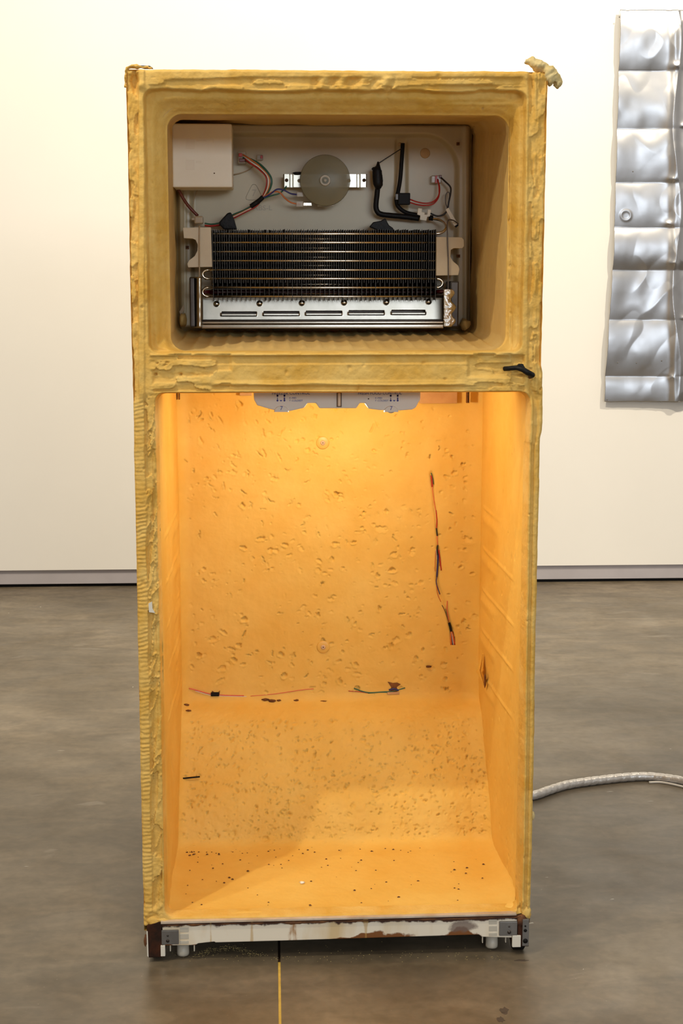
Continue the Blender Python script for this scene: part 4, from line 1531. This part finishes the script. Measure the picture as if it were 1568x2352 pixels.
# ---- plinth: kick plate, hinge plates, brackets, feet -------------------------------
KM = kickmat()
kp_ = part(prism('kick_plate', [(370, 2119), (1188, 2101), (1190, 2107), (1203, 2108), (1203, 2115), (1181, 2117), (1181, 2154), (1106, 2152), (1100, 2147),
                                (1058, 2148), (640, 2161), (495, 2165), (492, 2163), (455, 2167), (449, 2171), (376, 2172), (372, 2128), (368, 2126)],
                 -.004, .022, KM, None, .0015), 'white plastic kick plate with brown rust stains')
subp(prism('top_flange', [(369, 2117), (480, 2114.5), (900, 2105), (1186, 2098), (1186, 2103), (900, 2110), (480, 2120), (369, 2123)], -.008, .02,
           mat('flange', (.62, .52, .42), .5, col2=(.45, .33, .22), nscale=20), None, .001), kp_)
mb = MB()
n = 160
rr_ = np.random.RandomState(2)
row0, row1, row2 = [], [], []
for i in range(n + 1):
    t = i / n
    u = 371 + (1190 - 371) * t
    vc = 2125 + (2106 - 2125) * t
    th = .5 + 3.4 * max(0, float(fbm(np.array(t * 34), np.array(0.), 77)) + .30) * (1.25 if t < .55 else .8)
    row0.append(P(u, vc - .6 * th, -.004))
    row1.append(P(u, vc + .0, -.0085))
    row2.append(P(u, vc + 1.4 * th, -.004))
mb.grid(np.array([row0, row1, row2]))
subp(mb.build('rust_seam', M['rust'], None), kp_)
for s, us_ in ((0, (413, 433)), (1, (1122, 1141))):
    for (va, vb) in ((2130, 2141), (2145, 2157), (2161, 2168)):
        dv_ = 0 if s == 0 else -18
        subp(pbox('moulded_window', us_[0], va + dv_, us_[1], vb + dv_, -.0046, .0, M['milky'], None, .0006), kp_)
hl = part(pbox('hinge_plate', 371, 2137, 410, 2170, -.008, -.003, M['greyplate'], None, .0012), 'grey metal hinge plate left of the kick plate')
for (u, v, r_) in ((385, 2149, 2.2), (385, 2161, 4)):
    subp(lathe('screw', [(0, 0), (r_ * 7.8e-4, 0), (r_ * 7.8e-4, .001), (0, .0014)], P(u, v, -.008), (0, -1, 0), M['darkmetal'], None, 14), hl)
hr = part(pbox('hinge_plate', 1146, 2117, 1188, 2150, -.008, -.003, M['greyplate'], None, .0012), 'grey metal hinge plate right of the kick plate')
for (u, v, r_) in ((1169, 2128, 2.2), (1169, 2141, 4.5)):
    subp(lathe('screw', [(0, 0), (r_ * 7.8e-4, 0), (r_ * 7.8e-4, .001), (0, .0014)], P(u, v, -.008), (0, -1, 0), M['darkmetal'], None, 14), hr)
# corner brackets
bl = part(prism('corner_bracket', [(337, 2128), (345, 2124), (368, 2118), (372, 2126), (370, 2140), (374, 2172), (378, 2175), (378, 2198), (342, 2200), (338, 2192)],
                -.006, .05, M['bracket'], None, .001), 'dark rusted bracket at the left corner')
subp(prism('white_bracket_edge', [(336.5, 2140), (339, 2140), (341, 2198), (338, 2196)], -.008, .0, M['panel'], None), bl)
subp(pbox('white_bracket_foot', 369, 2172, 379, 2197, -.009, .0, M['panel'], None, .001), bl)
subp(lump('rust_flake', P(334, 2160, .0), (.003, .006, .011), M['rust'], None, .3, 2, 0, 6), bl)
brk = part(prism('corner_bracket', [(1186, 2106), (1200, 2103), (1208, 2108), (1214, 2114), (1214, 2150), (1214, 2174), (1188, 2174), (1188, 2150), (1189, 2118)],
                 -.006, .05, M['bracket'], None, .001), 'dark rusted bracket at the right corner')
subp(pbox('grey_bracket_plate', 1199, 2112, 1215, 2173, -.010, -.003, M['greyplate'], None, .0008), brk)
for (v, r_) in ((2127, 2.2), (2137, 4), (2161, 6)):
    subp(lathe('bolt', [(0, 0), (r_ * 7.8e-4, 0), (r_ * 7.8e-4, .001), (0, .0016)], P(1206, v, -.010), (0, -1, 0), M['black'], None, 16), brk)
subp(pbox('white_bracket_foot', 1176, 2149, 1196, 2176, -.009, -.002, M['panel'], None, .001), brk)
subp(lump('rust_patch', P(1197, 2112, -.004), (.010, .005, .012), M['rust'], None, .3, 2, 0, 16), brk)
# milky feet, black rollers
for (u, v0, v1) in ((420, 2168, 2191), (1129, 2148, 2173)):
    q = P(u, v0, .02)
    zt3 = P(u, v0, .02)[2]
    zb3 = P(u, v1, .02)[2]
    f_ = part(lathe('levelling_foot', [(0, 0), (.0115, 0), (.0118, .004), (.0112, zt3 - zb3), (0, zt3 - zb3)], (q[0], .02, zb3), (0, 0, 1), M['milky'], None, 20))
for (u, v0, v1) in ((391, 2170, 2185), (446, 2168, 2185), (1108, 2150, 2166), (1161, 2150, 2165)):
    part(pbox('foot_tab', u - 1, v0, u + 1, v1, -.003, .006, M['milky'], None))
for i, (ua, ub, vb) in enumerate(((346, 378, 2207), (1173, 1207, 2191))):
    q = P((ua + ub) / 2, vb, .01)
    x_ = q[0]
    o = part(lathe('roller_foot', [(0, 0), (.014, 0), (.018, .003), (.018, .022), (.014, .025), (0, .025)], (x_ - .0125, .02, .018), (1, 0, 0), M['black'], None, 28))
    subp(box('roller_fork', (x_ - .016, .004, .020), (x_ + .016, .04, .045), M['bracket'], None, .002), o)
for x_ in (XL + .05, XR - .05):
    part(lathe('roller_foot', [(0, 0), (.014, 0), (.018, .003), (.018, .022), (.014, .025), (0, .025)], (x_ - .0125, .62, .018), (1, 0, 0), M['black'], None, 28))
    part(box('roller_fork', (x_ - .016, .60, .020), (x_ + .016, .64, .062), M['bracket'], None, .002))
base = part(box('base_pan', (XL + .006, .03, .045), (XR - .006, YB - .01, .066), M['bracket'], None, .003))

# ================================================================== METAL SHEET ON THE WALL
yS = WY - .02
sx0 = P(1416, 300, yS)[0]
szt, szb = P(1480, 23, yS)[2], P(1480, 922, yS)[2]
cx_ = P(1549, 400, yS)[0]
sx1 = cx_ + (cx_ - sx0)
n_x, n_z = 200, 420
xa = np.linspace(0, 1, n_x)
za = np.linspace(0, 1, n_z)
TA, TB = np.meshgrid(xa, za, indexing='ij')
vrow = 23 + (922 - 23) * TB
left = sx0 + (P(1388, 900, yS)[0] - P(1414, 400, yS)[0]) * ss(.55, 1.0, TB) * .95 + .0015 * fbm(TB * 60, TB * 0, 201)
XSh = left + (sx1 - left) * TA
ZSh = szt + (szb - szt) * TB + .004 * fbm(TA * 9, TA * 0, 203) * (ss(.95, 1, TB) + ss(.05, 0, TB)) + .006 * (TA < .06) * 0
creases = [23, 158, 288, 410, 514, 612, 728, 862, 930]
bulge = np.zeros_like(XSh)
for i in range(len(creases) - 1):
    tt = np.clip((vrow - creases[i] - 4 * fbm(TA * 3, TA * 0, 210 + i)) / (creases[i + 1] - creases[i]), 0, 1)
    ins = (vrow >= creases[i]) & (vrow < creases[i + 1])
    sg = 1 if i % 2 == 0 else .55
    bulge = np.where(ins, sg * (1 - np.abs(2 * tt - 1) ** 2.2), bulge)
ucc = 1550 + 10 * np.sin(vrow / 60)
Us, Vs = Q(XSh, 0 * XSh + yS, ZSh)
vd = (Us - ucc) / 100
fold = np.abs(vd)
YSh = yS - .013 * bulge * (1 - .25 * np.exp(-(vd / .25) ** 2)) - .017 * np.exp(-fold * 4.5) - .006 * np.exp(-((Us - 1546) / 9) ** 2)
YSh -= .006 * fbm(TA * 3.2, TB * 9, 220, 2) + .004 * np.abs(fbm(TA * 5 - TB * 8, TB * 12 + TA * 4, 224, 1)) + .0010 * fbm(TA * 7, TB * 20, 221, 2)
YSh -= .0025 * (1 - np.abs(fbm(TA * 4 + TB * 9, TB * 10 - TA * 3, 230, 1)) * 3) * ss(.1, .3, TA)
for (u, v) in ((1550, 153), (1565, 290), (1541, 412), (1533, 514), (1540, 604), (1566, 730), (1541, 865)):
    YSh -= .010 * np.exp(-np.hypot((Us - u) / 14, (Vs - v) / 9))
YSh += .0018 * np.exp(-(((np.hypot(Us - 1436, Vs - 495) - 11) / 3) ** 2)) * -1
mb = MB()
mb.grid(np.stack([XSh, YSh, ZSh], -1))
sm = mat('crumpled_sheet_metal', (0.47, 0.47, 0.48), 0.34, 1.0, col2=(0.54, 0.54, 0.56), nscale=6)
sheet = mb.build('metal_sheet', sm, None)
tag(sheet, 'creased silver sheet metal panel pinned to the white wall', 'metal sheet')
sheet.modifiers.new('thickness', 'SOLIDIFY').thickness = .001
for (u, v) in ((1422, 39), (1453, 394), (1418, 833), (1461, 834), (1519, 829), (1394, 918), (1517, 922)):
    q = P(u, v, yS - .02)
    y_ = float(YSh[np.unravel_index(np.argmin((Us - u) ** 2 + (Vs - v) ** 2), Us.shape)])
    q = P(u, v, y_)
    o = lathe('nail', [(0, 0), (.0028, 0), (.0024, .0015), (0, .002)], (q[0], y_, q[2]), (0, -1, 0), M['greyplate'], None, 12)
    o.parent = sheet
    q2 = None

# ================================================================== CABLE ON THE FLOOR
r_c = .0112
cpts = [(.40, .735), (.50, .76), (.58, .82)]
pix = [(1228, 1826), (1260, 1815), (1300, 1803), (1350, 1795), (1400, 1789), (1440, 1785), (1480, 1783), (1520, 1786), (1568, 1794), (1620, 1808)]
path = [Vector((x, y, r_c)) for x, y in cpts]
for (u, v) in pix:
    g = G(u, v, r_c)
    path.append(Vector((g[0], g[1], r_c)))
path += [path[-1] + Vector((.25, -.12, 0)), path[-1] + Vector((.7, -.2, 0))]
mb = MB()
pl = catmull(path, 14)
# resample densely and wrap with a spiral ridge
acc = [0]
for i in range(1, len(pl)):
    acc.append(acc[-1] + (pl[i] - pl[i - 1]).length)
tot = acc[-1]
N_ = 520
rows_ = []
acc = np.array(acc)
pa = np.array([p[:] for p in pl])
sv = np.linspace(0, tot, N_)
pp_ = np.stack([np.interp(sv, acc, pa[:, k]) for k in range(3)], 1)
tg_ = np.gradient(pp_, axis=0)
tg_ /= np.linalg.norm(tg_, axis=1)[:, None]
for i in range(N_):
    t = tg_[i]
    n1_ = np.array([-t[1], t[0], 0])
    n1_ /= np.linalg.norm(n1_)
    n2_ = np.cross(t, n1_)
    ring = []
    for k in range(20):
        an = 2 * math.pi * k / 20
        ph = (sv[i] / .022 + an / (2 * math.pi)) % 1
        rr2 = r_c * (1 - .10 * math.exp(-((ph - .5) / .10) ** 2) + .05 * float(fbm(np.array(sv[i] * 80), np.array(an * 2), 240)))
        ring.append(pp_[i] + (n1_ * math.cos(an) + n2_ * math.sin(an)) * rr2)
    rows_.append(ring)
mb.grid(np.array(rows_), wrap=True)
cab = mb.build('power_cable', mat('silver_tape_wrap', (0.56, 0.52, 0.48), 0.35, 0.55, col2=(0.68, 0.65, 0.62), nscale=60, bump=.7, bscale=120, bdist=.002))
tag(cab, 'thick silver tape wrapped cable curving over the concrete floor behind the refrigerator', 'cable')
pth = []
for (u, v) in ((1490, 1797), (1520, 1797), (1568, 1807), (1620, 1822)):
    g = G(u, v, .003)
    pth.append((g[0], g[1], .003))
tc_ = tube('thin_cord', pth, .003, M['wwhite'], None, 8)
tag(tc_, 'thin pale cord lying against the front of the thick cable', 'cord')

# ---- marks lying on the concrete
def smudge(u, v, a, b_, m, seed):
    rn = random.Random(seed)
    c = G(u, v, 0)
    top_ = [(c[0] + a * math.cos(k * math.pi / 7) * rn.uniform(.5, 1.1), c[1] + b_ * math.sin(k * math.pi / 7) * rn.uniform(.5, 1.1), .0004) for k in range(14)]
    mb = MB()
    mb.add(top_ + [(p[0], p[1], -.001) for p in top_], [tuple(range(14))] + [(k, (k + 1) % 14, 14 + (k + 1) % 14, 14 + k) for k in range(14)])
    return mb.build('floor_smudge', m, fl, False)


dkm = mat('dark_smudge', (.07, .05, .036), .6)
smudge(1158, 2322, .010, .016, dkm, 1)['label'] = 'small dark stain on the concrete'
smudge(1150, 2342, .008, .012, dkm, 3)['label'] = 'small dark stain on the concrete'
smudge(1196, 2206, .014, .005, dkm, 2)['label'] = 'faint dark smear on the concrete'
wm = mat('white_fleck', (.62, .58, .50), .6)
mb = MB()
for (u, v, a, b_) in ((1255, 2015, .004, .0012), (1405, 2065, .005, .0015), (1400, 1818, .010, .001), (1493, 1840, .009, .0008), (1243, 2043, .0015, .001),
                      (1218, 2120, .007, .004), (1539, 1720, .004, .001), (93, 1394, .003, .003), (305, 1578, .003, .002), (140, 1724, .012, .0008), (60, 1990, .006, .0006),
                      (1339, 2226, .0015, .0015), (20, 1408, .002, .002)):
    c = G(u, v, 0)
    mb.add([(c[0] - a, c[1] - b_, 0), (c[0] + a, c[1] - b_ * .3, 0), (c[0] + a * .6, c[1] + b_, 0), (c[0], c[1], .0006)], [(0, 1, 3), (1, 2, 3), (2, 0, 3), (0, 2, 1)])
wf = mb.build('paint_flecks', wm, None, False)
tag(wf, 'tiny white flecks and scratches scattered on the grey concrete', 'flecks', kind='stuff')

# ================================================================== CRUMBS
rr_ = np.random.RandomState(12)
mb = MB()
for i in range(170):
    if i < 100:
        x_ = rr_.uniform(xL + .02, xR - .02)
        y_ = .338 - abs(rr_.normal(0, .018))
        if i > 60:
            x_ = (xL + .02 + abs(rr_.normal(0, .012))) if i % 2 else (xR - .025 - abs(rr_.normal(0, .012)))
    else:
        x_ = rr_.uniform(xL + .03, xR - .03)
        y_ = rr_.uniform(.03, .33)
    s_ = rr_.uniform(.0006, .0022)
    z_ = .0858
    th = rr_.uniform(0, 3)
    vs3 = []
    for (a_, b2, c2) in ((-1, -1, 0), (1, -.6, 0), (.7, 1, 0), (-.8, .8, 0), (0, 0, 1.1)):
        vs3.append((x_ + s_ * 1.4 * (a_ * math.cos(th) - b2 * math.sin(th)), y_ + s_ * (a_ * math.sin(th) + b2 * math.cos(th)), z_ + s_ * c2))
    mb.add(vs3, [(0, 1, 4), (1, 2, 4), (2, 3, 4), (3, 0, 4), (0, 3, 2, 1)])
cr_ = mb.build('crumbs', M['crumb'], None, False)
tag(cr_, 'dark crumbs scattered over the orange floor of the lower compartment', 'debris', kind='stuff')
mb = MB()
for i in range(420):
    if rr_.rand() < .6:
        t = rr_.rand()
        u, v = 450 + 140 * t + rr_.normal(0, 8), 2196 - 22 * math.sin(t * 2.6) + 10 * t * t + rr_.normal(0, 3)
    else:
        u, v = rr_.uniform(370, 1150), 2212 - rr_.uniform(0, 830) * .02 - abs(rr_.normal(0, 14))
    g_ = G(u, v, 0)
    s_ = rr_.uniform(.0004, .0009)
    mb.add([(g_[0] - s_ * 1.5, g_[1] - s_, .0), (g_[0] + s_ * 1.5, g_[1] - s_ * .6, .0), (g_[0], g_[1] + s_, .0), (g_[0], g_[1], s_)],
           [(0, 1, 3), (1, 2, 3), (2, 0, 3), (0, 2, 1)])
du_ = mb.build('foam_dust', mat('foam_dust', (.34, .26, .10), .9), None, False)
tag(du_, 'yellow foam dust on the concrete under the front edge of the refrigerator', 'dust', kind='stuff')
wc = G(693, 2027, .088)
o = lump('white_crumb', (wc[0], wc[1], .088), (.0045, .003, .0025), M['crumbw'], None, .4, 2, 0, 44)
tag(o, 'small white crumb on the floor of the lower compartment', 'crumb')
